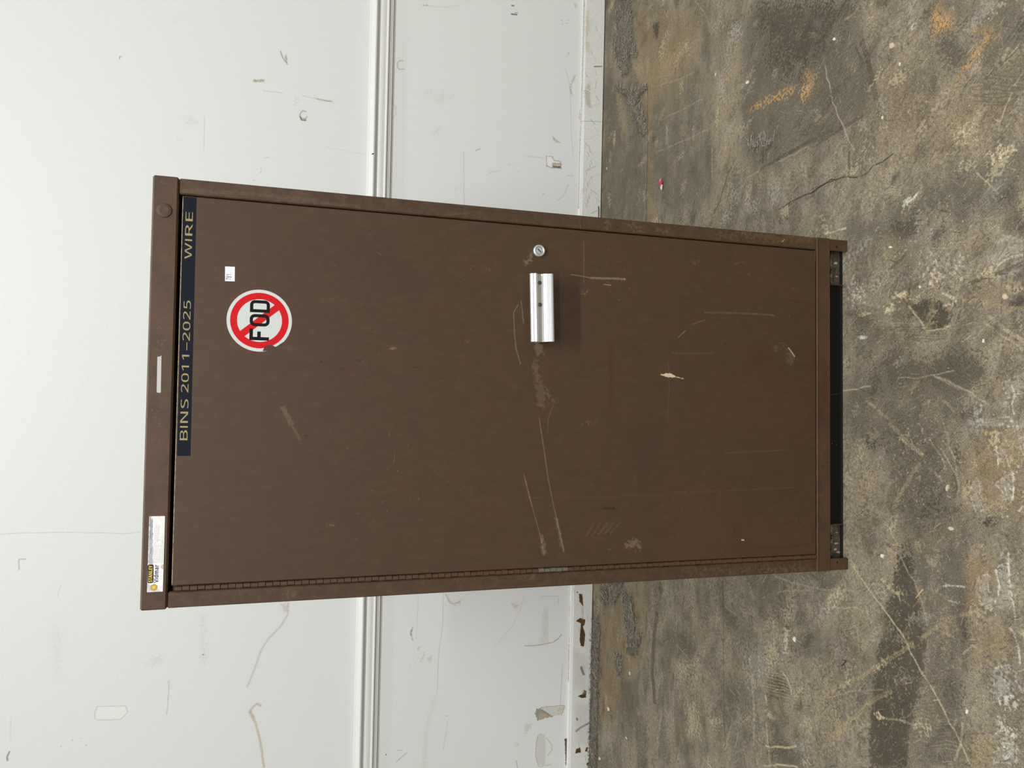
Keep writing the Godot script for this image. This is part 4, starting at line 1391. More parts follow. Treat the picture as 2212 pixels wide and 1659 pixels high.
	["d", 8, 0.525, 4.8, 40, [193, 1592, 16, 31]],
	["d", 4, 0.525, 4, 80, [252, 1737, 39, 57]],
	["d", 4, 0.562, 4.8, 30, [135, 1514, 6, 15]],
	["d", 8, 0.525, 4, 50, [187, 1517, 8, 26]],
	["d", 4, 0.488, 3.2, 160, [311, 1676, 113, 169]],
	["d", 1, 0.45, 4, 120, [204, 1738, 73, 158]],
	["p", 1, 0.57, 20, 0.6, [78, 1574, 111, 1601, 107, 1642, 86, 1642, 79, 1696, 95, 1741, 86, 1783, 73, 1821, 34, 1832, 21, 1825, 19, 1547, 46, 1539]],
	["s", 9, 0.765, 3, 0.2, [41, 1620, 43, 1663, 48, 1703, 57, 1759]],
	["s", 9, 0.637, 3.8, 0.4, [47, 1712, 32, 1742, 20, 1771]],
	["s", 3, 0.63, 4.2, 0.85, [276, 1551, 277, 1601]],
	["s", 4, 0.72, 4.8, 0.85, [394, 1377, 394, 1415, 394, 1452]],
	["s", 1, 0.45, 6.8, 0.5, [274, 1584, 294, 1624, 306, 1634]],
	["s", 9, 0.425, 3, 0.5, [168, 1558, 155, 1660]],
	["s", 3, 0.45, 4.8, 0.85, [254, 1464, 282, 1487]],
	["s", 10, 0.54, 8.5, 0.5, [191, 1466, 191, 1505]],
	["s", 1, 0.315, 2.5, 0.5, [157, 1551, 145, 1679, 143, 1740]],
	["s", 1, 0.315, 2.5, 0.5, [152, 1551, 140, 1679, 139, 1740]],
	["s", 1, 0.315, 2.5, 0.5, [147, 1551, 136, 1680, 134, 1740]],
	["s", 1, 0.315, 2.5, 0.5, [142, 1551, 131, 1680, 130, 1740]],
	["s", 1, 0.315, 2.5, 0.5, [137, 1551, 127, 1680, 126, 1740]],
	["s", 1, 0.315, 2.5, 0.5, [132, 1551, 122, 1680, 121, 1740]],
	["s", 1, 0.315, 2.5, 0.5, [127, 1551, 118, 1680, 117, 1740]],
	["p", 3, 0.28, 30, 0.7, [254, 1534, 259, 1577, 245, 1625, 234, 1585]],
	["p", 10, 0.45, 24, 0.5, [305, 1624, 317, 1643, 319, 1663, 280, 1651, 282, 1638]],
	["p", 10, 0.54, 30, 0.45, [33, 1470, 58, 1649, 55, 1824, 28, 1832, 4, 1793, -38, 1778, -96, 1768, -106, 1785, -156, 1777, -204, 1776, -234, 1803, -294, 1791, -332, 1789, -366, 1643, -301, 1638, -242, 1610, -220, 1581, -153, 1587, -78, 1512, -24, 1472]],
	["p", 1, 0.617, 12, 0.5, [-96, 1768, -106, 1785, -133, 1774, -181, 1769, -191, 1764, -134, 1766]],
	["p", 1, 0.475, 40, 0.6, [-217, 1656, -208, 1712, -251, 1707, -246, 1663]],
	["p", 1, 0.475, 14, 0.6, [-22, 1772, 9, 1799, -21, 1796, -43, 1778]],
	["p", 1, 0.57, 16, 0.6, [-311, 1638, -307, 1658, -363, 1659, -369, 1633]],
	["p", 7, 0.48, 30, 0.4, [-123, 1779, -36, 1834, -67, 1907, -205, 1910, -214, 1855, -202, 1789]],
	["p", 7, 0.44, 20, 0.4, [41, 1835, 45, 1860, 3, 1861, 21, 1833]],
	["p", 7, 0.44, 20, 0.4, [-304, 1791, -291, 1831, -323, 1829, -332, 1789]],
	["p", 3, 0.496, 8, 0.45, [-181, 1800, -145, 1810, -155, 1823, -177, 1818, -188, 1834, -207, 1829, -212, 1814]],
	["s", 4, 0.42, 2.2, 1, [-181, 1800, -145, 1810, -155, 1823, -177, 1818, -188, 1834, -207, 1829, -212, 1814, -181, 1800]],
	["p", 3, 0.496, 8, 0.45, [-154, 1851, -144, 1864, -128, 1888, -176, 1888, -188, 1877, -163, 1866]],
	["s", 4, 0.42, 2.2, 1, [-154, 1851, -144, 1864, -128, 1888, -176, 1888, -188, 1877, -163, 1866, -154, 1851]],
	["p", 3, 0.496, 8, 0.45, [-91, 1850, -84, 1862, -101, 1873, -113, 1863]],
	["s", 4, 0.42, 2.2, 1, [-91, 1850, -84, 1862, -101, 1873, -113, 1863, -91, 1850]],
	["p", 3, 0.496, 8, 0.45, [-17, 1802, -11, 1820, -25, 1818, -28, 1805]],
	["s", 4, 0.42, 2.2, 1, [-17, 1802, -11, 1820, -25, 1818, -28, 1805, -17, 1802]],
	["p", 3, 0.496, 8, 0.45, [-15, 1849, 1, 1876, -30, 1876, -33, 1856]],
	["s", 4, 0.42, 2.2, 1, [-15, 1849, 1, 1876, -30, 1876, -33, 1856, -15, 1849]],
	["p", 3, 0.496, 8, 0.45, [-37, 1813, -34, 1846, -39, 1847, -42, 1813]],
	["s", 4, 0.42, 2.2, 1, [-37, 1813, -34, 1846, -39, 1847, -42, 1813, -37, 1813]],
	["p", 3, 0.496, 8, 0.45, [32, 1863, 49, 1905, 19, 1906, 3, 1875]],
	["s", 4, 0.42, 2.2, 1, [32, 1863, 49, 1905, 19, 1906, 3, 1875, 32, 1863]],
	["p", 3, 0.496, 8, 0.45, [-274, 1866, -273, 1881, -284, 1881, -285, 1869]],
	["s", 4, 0.42, 2.2, 1, [-274, 1866, -273, 1881, -284, 1881, -285, 1869, -274, 1866]],
	["p", 3, 0.496, 8, 0.45, [-68, 1898, -63, 1907, -97, 1908]],
	["s", 4, 0.42, 2.2, 1, [-68, 1898, -63, 1907, -97, 1908, -68, 1898]],
	["s", 4, 0.72, 3.6, 0.85, [32, 1882, 10, 1890, -8, 1883, -27, 1888]],
	["s", 4, 0.675, 3.6, 0.85, [-130, 1888, -156, 1889, -178, 1891]],
	["s", 4, 0.63, 3.6, 0.85, [-85, 1852, -102, 1858, -120, 1859]],
	["s", 4, 0.675, 3.6, 0.85, [-269, 1881, -284, 1882, -306, 1881]],
	["s", 4, 0.63, 3.6, 0.85, [-183, 1910, -196, 1898]],
	["p", 6, 0.637, 8, 0.5, [-228, 1827, -216, 1842, -223, 1853, -237, 1840]],
	["p", 8, 0.48, 8, 0.8, [-61, 1837, -57, 1857, -77, 1857, -81, 1840]],
	["s", 3, 0.45, 12, 0.85, [-45, 1794, -39, 1907]],
	["s", 9, 0.51, 10.5, 0.9, [-54, 1595, -86, 1636, -117, 1688]],
	["s", 9, 0.51, 6, 0.9, [-6, 1525, -44, 1591]],
	["s", 9, 0.51, 4.5, 0.9, [-64, 1744, -111, 1759, -161, 1775]],
	["s", 9, 0.51, 9, 0.9, [-314, 1699, -340, 1736]],
	["s", 9, 0.51, 6, 0.9, [-2, 1734, -25, 1761]],
	["s", 9, 0.51, 3.8, 0.6, [-101, 1736, -164, 1775]],
	["s", 9, 0.51, 5.2, 0.9, [-268, 1590, -309, 1625]],
	["s", 9, 0.51, 3.8, 0.6, [-362, 1640, -361, 1665]],
	["s", 9, 0.51, 3.8, 0.6, [-77, 1700, -127, 1740]],
	["s", 9, 0.51, 6, 0.9, [-140, 1704, -161, 1735]],
	["s", 2, 0.525, 8.7, 0.7, [-130, 1682, -172, 1648, -239, 1610]],
	["s", 2, 0.338, 7.4, 0.7, [-173, 1618, -194, 1591, -221, 1587]],
	["s", 9, 0.595, 4.5, 0.6, [-368, 1485, -396, 1516]],
	["s", 9, 0.68, 3.8, 0.2, [7, 1409, 15, 1478, 26, 1539]],
	["s", 9, 0.595, 4.5, 0.7, [47, 1712, 30, 1759, 12, 1798, -6, 1836]],
	["s", 2, 0.375, 6.2, 0.8, [7, 1624, -24, 1632]],
	["s", 9, 0.425, 3, 0.4, [1, 1525, 2, 1547, -5, 1562]],
	["d", 6, 0.45, 4, 60, [-91, 1557, 32, 49]],
	["d", 2, 0.45, 4.8, 160, [-227, 1527, 68, 47]],
	["d", 8, 0.45, 3.2, 220, [-142, 1686, 149, 142]],
	["d", 6, 0.338, 3.2, 200, [-120, 1654, 152, 133]],
	["d", 4, 0.562, 4, 60, [-122, 1878, 154, 28]],
	["d", 2, 0.375, 5.6, 100, [-337, 1591, 39, 67]],
	["p", 1, 0.741, 10, 0.35, [-331, 1631, -323, 1668, -398, 1680, -433, 1693, -489, 1704, -535, 1699, -604, 1688, -692, 1663, -759, 1665, -809, 1559, -740, 1553, -623, 1565, -520, 1581, -432, 1601]],
	["p", 10, 0.54, 20, 0.4, [-323, 1668, -297, 1791, -538, 1796, -603, 1783, -653, 1806, -709, 1770, -759, 1665, -692, 1663, -534, 1702]],
	["p", 1, 0.475, 30, 0.5, [-554, 1752, -548, 1773, -575, 1779, -582, 1756]],
	["p", 1, 0.522, 12, 0.5, [-372, 1781, -368, 1795, -464, 1800, -467, 1788]],
	["p", 7, 0.56, 14, 0.35, [-306, 1794, -290, 1853, -329, 1857, -388, 1829, -400, 1796]],
	["p", 7, 0.4, 30, 0.4, [-428, 1805, -384, 1883, -445, 1900, -480, 1862, -488, 1800]],
	["p", 7, 0.44, 20, 0.4, [-652, 1809, -628, 1852, -669, 1853, -691, 1807]],
	["p", 3, 0.52, 8, 0.5, [-332, 1823, -319, 1841, -351, 1844, -371, 1855, -345, 1867, -327, 1865, -308, 1856, -293, 1872, -291, 1882, -345, 1885, -359, 1893, -377, 1883, -375, 1860, -386, 1845, -383, 1829, -361, 1823]],
	["s", 4, 0.42, 2.2, 1, [-332, 1823, -319, 1841, -351, 1844, -371, 1855, -345, 1867, -327, 1865, -308, 1856, -293, 1872, -291, 1882, -345, 1885, -359, 1893, -377, 1883, -375, 1860, -386, 1845, -383, 1829, -361, 1823, -332, 1823]],
	["p", 3, 0.52, 8, 0.5, [-485, 1857, -472, 1885, -480, 1890, -494, 1870, -508, 1893, -524, 1894, -547, 1858]],
	["s", 4, 0.42, 2.2, 1, [-485, 1857, -472, 1885, -480, 1890, -494, 1870, -508, 1893, -524, 1894, -547, 1858, -485, 1857]],
	["p", 3, 0.52, 8, 0.5, [-476, 1900, -469, 1915, -511, 1916, -494, 1900]],
	["s", 4, 0.42, 2.2, 1, [-476, 1900, -469, 1915, -511, 1916, -494, 1900, -476, 1900]],
	["p", 3, 0.52, 8, 0.5, [-614, 1873, -603, 1902, -634, 1901, -658, 1858]],
	["s", 4, 0.42, 2.2, 1, [-614, 1873, -603, 1902, -634, 1901, -658, 1858, -614, 1873]],
	["p", 3, 0.52, 8, 0.5, [-570, 1864, -588, 1875, -597, 1870]],
	["s", 4, 0.42, 2.2, 1, [-570, 1864, -588, 1875, -597, 1870, -570, 1864]],
	["s", 4, 0.72, 4.8, 0.85, [-404, 1886, -410, 1896, -462, 1907]],
	["s", 4, 0.675, 3.6, 0.85, [-358, 1895, -387, 1896]],
	["p", 4, 0.595, 8, 0.7, [-532, 1874, -528, 1901, -541, 1896, -546, 1876]],
	["s", 4, 0.63, 4.2, 0.85, [-291, 1882, -318, 1885, -353, 1888]],
	["s", 4, 0.63, 3.6, 0.85, [-308, 1856, -332, 1865, -369, 1855]],
	["s", 9, 0.807, 4.5, 0.4, [-378, 1488, -420, 1541, -459, 1595, -489, 1638, -536, 1679, -581, 1725, -624, 1763, -650, 1786, -681, 1810]],
	["s", 2, 0.562, 9.3, 0.65, [-709, 1407, -653, 1483, -581, 1576, -502, 1672]],
	["s", 2, 0.562, 8.1, 0.65, [-490, 1685, -451, 1729, -417, 1767, -403, 1801, -399, 1818]],
	["s", 2, 0.525, 9.9, 0.7, [-832, 1411, -743, 1486, -660, 1563, -620, 1616]],
	["s", 9, 0.552, 4.5, 0.7, [-331, 1631, -375, 1669, -427, 1697, -459, 1704]],
	["s", 9, 0.637, 5.2, 0.7, [-609, 1780, -630, 1772]],
	["s", 9, 0.637, 5.2, 0.7, [-614, 1793, -658, 1787, -692, 1776]],
	["s", 9, 0.595, 3.8, 0.3, [-481, 1790, -460, 1811, -461, 1819]],
	["s", 3, 0.765, 4.8, 0.85, [-460, 1400, -448, 1453, -437, 1502]],
	["s", 9, 0.51, 3.8, 0.4, [-498, 1419, -473, 1519]],
	["s", 4, 0.72, 3.6, 0.85, [-366, 1742, -356, 1792]],
	["s", 2, 0.45, 5.6, 0.8, [-480, 1519, -561, 1515]],
	["s", 9, 0.51, 4.5, 0.7, [-686, 1589, -664, 1672, -652, 1695]],
	["s", 4, 0.54, 3.6, 0.85, [-391, 1755, -388, 1778]],
	["s", 9, 0.51, 4.5, 0.7, [-743, 1518, -713, 1556]],
	["s", 9, 0.468, 3, 0.5, [-708, 1425, -668, 1492, -627, 1595]],
	["p", 2, 0.3, 40, 0.6, [-646, 1406, -629, 1436, -757, 1444, -808, 1410]],
	["s", 9, 0.51, 4.5, 0.8, [-457, 1735, -459, 1768]],
	["s", 2, 0.413, 5, 0.8, [-672, 1480, -736, 1488]],
	["s", 9, 0.34, 2.2, 0.6, [-631, 1672, -619, 1694, -615, 1717]],
	["s", 9, 0.34, 2.2, 0.6, [-639, 1673, -628, 1695, -623, 1717]],
	["s", 9, 0.34, 2.2, 0.6, [-647, 1674, -636, 1695, -632, 1717]],
	["s", 9, 0.34, 2.2, 0.6, [-656, 1675, -645, 1695, -640, 1717]],
	["s", 9, 0.34, 2.2, 0.6, [-664, 1676, -654, 1695, -648, 1717]],
	["s", 9, 0.34, 2.2, 0.6, [-672, 1678, -662, 1695, -657, 1718]],
	["s", 9, 0.34, 2.2, 0.6, [-681, 1679, -671, 1696, -665, 1718]],
	["s", 9, 0.34, 2.2, 0.6, [-689, 1680, -680, 1696, -673, 1718]],
	["s", 9, 0.34, 2.2, 0.6, [-697, 1681, -688, 1696, -682, 1718]],
	["s", 9, 0.34, 2.2, 0.6, [-638, 1730, -621, 1757, -614, 1780]],
	["s", 9, 0.34, 2.2, 0.6, [-645, 1730, -629, 1757, -622, 1780]],
	["s", 9, 0.34, 2.2, 0.6, [-653, 1730, -637, 1757, -630, 1780]],
	["s", 9, 0.34, 2.2, 0.6, [-660, 1730, -645, 1757, -638, 1780]],
	["s", 9, 0.34, 2.2, 0.6, [-668, 1730, -653, 1757, -646, 1781]],
	["s", 9, 0.34, 2.2, 0.6, [-675, 1730, -661, 1757, -654, 1781]],
	["s", 9, 0.34, 2.2, 0.6, [-683, 1731, -669, 1758, -662, 1781]],
	["s", 9, 0.34, 2.2, 0.6, [-690, 1731, -676, 1758, -670, 1781]],
	["d", 9, 0.413, 3.2, 300, [-574, 1626, 186, 57]],
	["d", 2, 0.375, 4.8, 120, [-529, 1509, 86, 83]],
	["d", 4, 0.525, 4.8, 80, [-596, 1882, 50, 30]],
	["d", 8, 0.525, 4.8, 30, [-686, 1582, 11, 22]],
	["d", 9, 0.375, 3.2, 200, [-484, 1735, 175, 73]],
]
const WALL_MARKS := [
	["s", 1, 0.546, 2.5, 0.3, [1112, 1809, 1122, 1808, 1123, 1800]],
	["s", 6, 0.8, 4, 0.2, [1221, 1277, 1197, 1268, 1175, 1252]],
	["p", 6, 0.6, 3, 0.2, [1198, 1262, 1216, 1257, 1181, 1252]],
	["p", 5, 0.8, 3, 0.3, [1095, 1373, 1104, 1365, 1110, 1331, 1100, 1330, 1097, 1347, 1094, 1370]],
	["s", 4, 0.78, 2.5, 0.2, [1115, 1348, 1088, 1348]],
	["s", 6, 0.39, 2.5, 0.6, [1068, 1335, 1068, 1265]],
	["s", 6, 0.351, 2.5, 0.5, [1068, 1200, 1064, 1146]],
	["s", 5, 0.7, 5, 0.2, [1063, 1146, 1059, 1113, 1059, 1088]],
	["s", 2, 0.429, 3.5, 0.4, [1010, 1181, 1012, 1192, 1005, 1200, 993, 1204, 983, 1198, 983, 1183, 993, 1178]],
	["s", 2, 0.7, 5, 0.2, [990, 1204, 978, 1198, 979, 1180]],
	["p", 0, 0.4, 10, 0.4, [1053, 1220, 1054, 1209, 1035, 1214, 1028, 1223]],
	["s", 6, 0.312, 2.5, 0.6, [952, 1531, 827, 1529]],
	["s", 6, 0.39, 2.5, 0.4, [822, 1327, 828, 1306]],
	["s", 6, 0.39, 3, 0.5, [787, 1337, 776, 1333, 766, 1340]],
	["p", 0, 0.3, 16, 0.5, [932, 1597, 942, 1570, 926, 1553, 909, 1591]],
	["p", 0, 0.3, 8, 0.4, [859, 1617, 855, 1609, 852, 1614]],
	["s", 6, 0.234, 2, 0.6, [887, 1106, 880, 1026, 875, 957]],
	["p", 0, 0.25, 12, 0.4, [1285, 1638, 1284, 1627, 1274, 1632]],
	["s", 6, 0.312, 2.5, 0.4, [733, 1363, 739, 1361, 740, 1351]],
	["s", 6, 0.351, 2.5, 0.5, [-518, 2130, -515, 2066, -517, 1956, -522, 1839, -528, 1752, -524, 1705]],
	["s", 1, 0.429, 3, 0.4, [-640, 2071, -616, 2074, -603, 2072, -603, 2053]],
	["p", 0, 0.35, 14, 0.5, [-984, 1671, -956, 1634, -977, 1624, -990, 1652]],
	["d", 1, 0.8, 3.5, 3, [-967, 1490, 2, 2]],
	["p", 0, 0.3, 16, 0.5, [-825, 1499, -826, 1486, -1004, 1484, -1003, 1495]],
	["s", 6, 0.39, 3, 0.6, [-1162, 1831, -1137, 1833, -1118, 1825, -1125, 1738, -1147, 1730, -1171, 1751, -1169, 1788, -1163, 1829]],
	["p", 4, 0.6, 4, 0.1, [-1160, 1829, -1138, 1830, -1120, 1823, -1127, 1740, -1147, 1733, -1168, 1753]],
	["s", 6, 0.429, 3, 0.6, [-1052, 1601, -1108, 1602, -1170, 1605]],
	["s", 0, 0.75, 7, 0.3, [-800, 1202, -844, 1204, -885, 1229, -925, 1269, -966, 1294, -1008, 1308, -1065, 1327, -1096, 1339]],
	["s", 3, 0.6, 8, 0.55, [-1170, 1289, -1158, 1305, -1182, 1329, -1227, 1308, -1288, 1291, -1396, 1274]],
	["s", 1, 0.6, 5, 0.3, [-1242, 2085, -1258, 2092, -1273, 2091]],
	["s", 3, 0.4, 14, 0.7, [-1182, 1329, -1216, 1313]],
	["p", 3, 0.4, 6, 0.5, [-804, 1228, -801, 1205, -833, 1207, -835, 1220]],
	["s", 0, 0.5, 4, 0.5, [-696, 1947, -736, 1955]],
	["p", 0, 0.25, 26, 0.6, [-935, 1960, -835, 1958, -836, 1951, -1000, 1951]],
	["s", 0, 0.4, 4, 0.5, [-1126, 2084, -1210, 2084]],
	["d", 6, 0.5, 3, 8, [-1241, 1895, 30, 55]],
	["p", 6, 0.7, 3, 0.3, [1478, 756, 1478, 752, 1472, 752, 1473, 756]],
	["p", 6, 0.7, 3, 0.3, [1473, 747, 1482, 741, 1478, 736]],
	["s", 0, 0.468, 3, 0.5, [1477, 733, 1484, 659, 1502, 605]],
	["s", 6, 0.5, 4, 0.2, [1250, 826, 1250, 838, 1240, 849, 1225, 849, 1213, 839]],
	["s", 6, 0.5, 4, 0.2, [1216, 839, 1220, 821]],
	["s", 1, 0.85, 5, 0.1, [1534, 400, 1534, 390]],
	["s", 1, 0.85, 5, 0.1, [1500, 402, 1500, 388, 1500, 375]],
	["s", 1, 0.546, 3.5, 0.3, [1506, 387, 1510, 372]],
	["p", 0, 0.3, 24, 0.6, [1137, 731, 1139, 646, 1118, 676]],
	["s", 1, 0.468, 3, 0.4, [936, 535, 943, 527, 947, 515]],
	["p", 0, 0.5, 6, 0.4, [986, 703, 1014, 678, 1000, 681, 986, 695]],
	["p", 5, 0.6, 3, 0.2, [1033, 217, 1021, 196, 1007, 176, 1010, 204, 1019, 213]],
	["s", 4, 0.702, 2.5, 0.2, [1011, 204, 1024, 195]],
	["p", 5, 0.5, 4, 0.3, [1298, 120, 1276, 136, 1243, 146, 1218, 143, 1207, 129, 1229, 138, 1260, 136, 1278, 122]],
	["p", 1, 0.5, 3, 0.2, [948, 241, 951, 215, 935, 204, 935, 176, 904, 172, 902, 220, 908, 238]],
	["p", 4, 1, 2, 0.1, [946, 238, 948, 217, 932, 205, 932, 179, 911, 178, 905, 220, 911, 236]],
	["p", 3, 0.9, 2, 0.1, [924, 215, 928, 178, 917, 178, 914, 214]],
	["p", 1, 0.85, 2, 0.1, [913, 215, 915, 177, 907, 177, 906, 209]],  # dark strip paints the shade inside the torn hole
	["s", 6, 0.39, 2.5, 0.5, [927, 582, 859, 580, 716, 575]],
	["s", 6, 0.351, 2.5, 0.5, [1318, 167, 1259, 147, 1188, 139, 1034, 133, 963, 123]],
	["s", 0, 0.6, 4, 0.3, [938, 323, 939, 253]],
	["p", 3, 0.5, 4, 0.3, [1364, 163, 1384, 152, 1379, 149, 1361, 160]],
	["s", 6, 0.312, 3, 0.6, [1591, 129, 1572, 123]],
	["p", 5, 0.4, 5, 0.4, [1590, 133, 1590, 124, 1569, 122, 1571, 129]],
	["s", 6, 0.312, 3, 0.7, [857, 478, 870, 431]],
	["s", 6, 0.39, 3, 0.5, [879, 146, 881, 121]],
	["s", 6, 0.39, 3, 0.5, [788, 255, 797, 245]],
	["s", 0, 0.7, 5, 0.4, [843, 140, 794, 163, 771, 190]],
	["d", 6, 0.6, 3, 14, [1504, 158, 15, 50]],
	["d", 6, 0.35, 3, 20, [864, 284, 81, 163]],
	["s", 6, 0.39, 2.5, 0.5, [1090, 868, 1070, 853, 1042, 849, 1026, 864]],
	["p", 0, 0.3, 8, 0.6, [781, 618, 787, 601, 767, 608]],
	["s", 6, 0.351, 3, 0.5, [-798, 624, -920, 624, -1045, 638, -1186, 640]],
	["p", 0, 0.28, 10, 0.4, [-1191, 640, -1208, 659, -1322, 686, -1467, 693, -1469, 678, -1328, 671, -1215, 644]],
	["p", 6, 0.75, 3, 0.2, [-920, 741, -942, 753, -980, 737, -950, 744]],
	["p", 3, 0.35, 6, 0.5, [-823, 606, -844, 578, -831, 556, -823, 546, -845, 558, -845, 583]],
	["s", 3, 0.5, 6, 0.5, [-800, 619, -816, 606, -834, 599, -842, 578, -833, 556]],
	["s", 6, 0.624, 3, 0.4, [-1400, 752, -1413, 772, -1432, 793]],
	["s", 6, 0.468, 2.5, 0.4, [-1388, 791, -1389, 767]],
	["d", 1, 0.8, 3, 2, [-1399, 832, 1, 2]],
	["s", 1, 0.507, 3, 0.35, [-1027, 288, -1029, 243, -1029, 211, -1022, 168, -1010, 146, -994, 131]],
	["s", 6, 0.234, 2.5, 0.6, [-1028, 416, -944, 340, -886, 310, -831, 295]],
	["p", 0, 0.4, 10, 0.4, [-1023, 219, -957, 215, -887, 211, -888, 190, -1025, 188]],
	["s", 6, 0.312, 2.5, 0.5, [-833, 226, -835, 146]],
	["s", 6, 0.312, 2.5, 0.5, [-842, 146, -870, 146]],
	["p", 3, 0.35, 5, 0.4, [-856, 347, -865, 310, -874, 331]],
	["p", 3, 0.5, 5, 0.5, [-1000, 721, -1000, 712, -1008, 713, -1008, 719]],
	["p", 3, 0.4, 6, 0.5, [-1058, 712, -1031, 693, -1045, 695, -1056, 707]],
	["p", 3, 0.35, 5, 0.5, [-1039, 680, -1040, 666, -1062, 668, -1061, 680]],
	["p", 1, 0.55, 3, 0.35, [-1286, 233, -1284, 213, -1323, 160, -1332, 225, -1304, 237]],
	["p", 3, 0.8, 4, 0.6, [-1306, 220, -1306, 194, -1322, 172, -1329, 220]],
	["p", 0, 0.55, 4, 0.2, [-1282, 213, -1282, 134, -1319, 138, -1322, 160]],
	["p", 3, 0.45, 4, 0.4, [-1284, 136, -1284, 110, -1321, 120, -1314, 140]],
	["s", 1, 0.468, 2.5, 0.5, [-1284, 213, -1307, 188, -1323, 160]],
	["s", 2, 0.39, 2.5, 0.5, [-1283, 213, -1281, 135, -1283, 110, -1316, 118]],
	["p", 0, 0.6, 5, 0.2, [-1387, 220, -1389, 191, -1517, 188, -1509, 221, -1471, 231, -1421, 229]],
	["s", 1, 0.39, 2.5, 0.4, [-1386, 208, -1392, 221, -1426, 229, -1471, 231, -1505, 221, -1519, 215]],
	["s", 1, 0.39, 2.5, 0.4, [-1407, 188, -1435, 163, -1459, 161, -1478, 178]],
	["s", 6, 0.468, 3, 0.5, [-1520, 215, -1516, 159]],
	["p", 2, 0.95, 2, 0.2, [-1417, 107, -1418, 96, -1457, 90, -1529, 90, -1528, 99, -1471, 103]],
	["s", 6, 0.39, 3, 0.6, [-1280, 128, -1188, 126, -1112, 122]],
	["p", 0, 0.6, 6, 0.5, [-1355, 283, -1343, 276, -1344, 246, -1391, 277]],
	["s", 1, 0.468, 3, 0.5, [-1482, 312, -1514, 306]],
	["p", 0, 0.5, 5, 0.5, [-1421, 319, -1408, 311, -1419, 298, -1429, 313]],
	["s", 6, 0.39, 3, 0.6, [-1274, 608, -1277, 593]],
	["s", 6, 0.273, 2.5, 0.6, [-804, 723, -971, 726]],
	["s", 0, 0.5, 5, 0.4, [-1297, 595, -1408, 610]],
	["d", 6, 0.45, 3, 14, [-1037, 742, 38, 59]],
	["s", 2, 0.546, 3.5, 0.7, [-791, 96, -884, 95, -961, 94, -1058, 93]],
	["s", 3, 0.6, 6, 0.4, [-876, 96, -925, 93]],
	["s", 2, 0.39, 3, 0.7, [1598, 91, 1401, 92, 1168, 94]],
	["s", 3, 0.7, 9, 0.4, [1162, 94, 1115, 99]],
	["s", 3, 0.6, 12, 0.4, [-1273, 89, -1314, 90]],
]
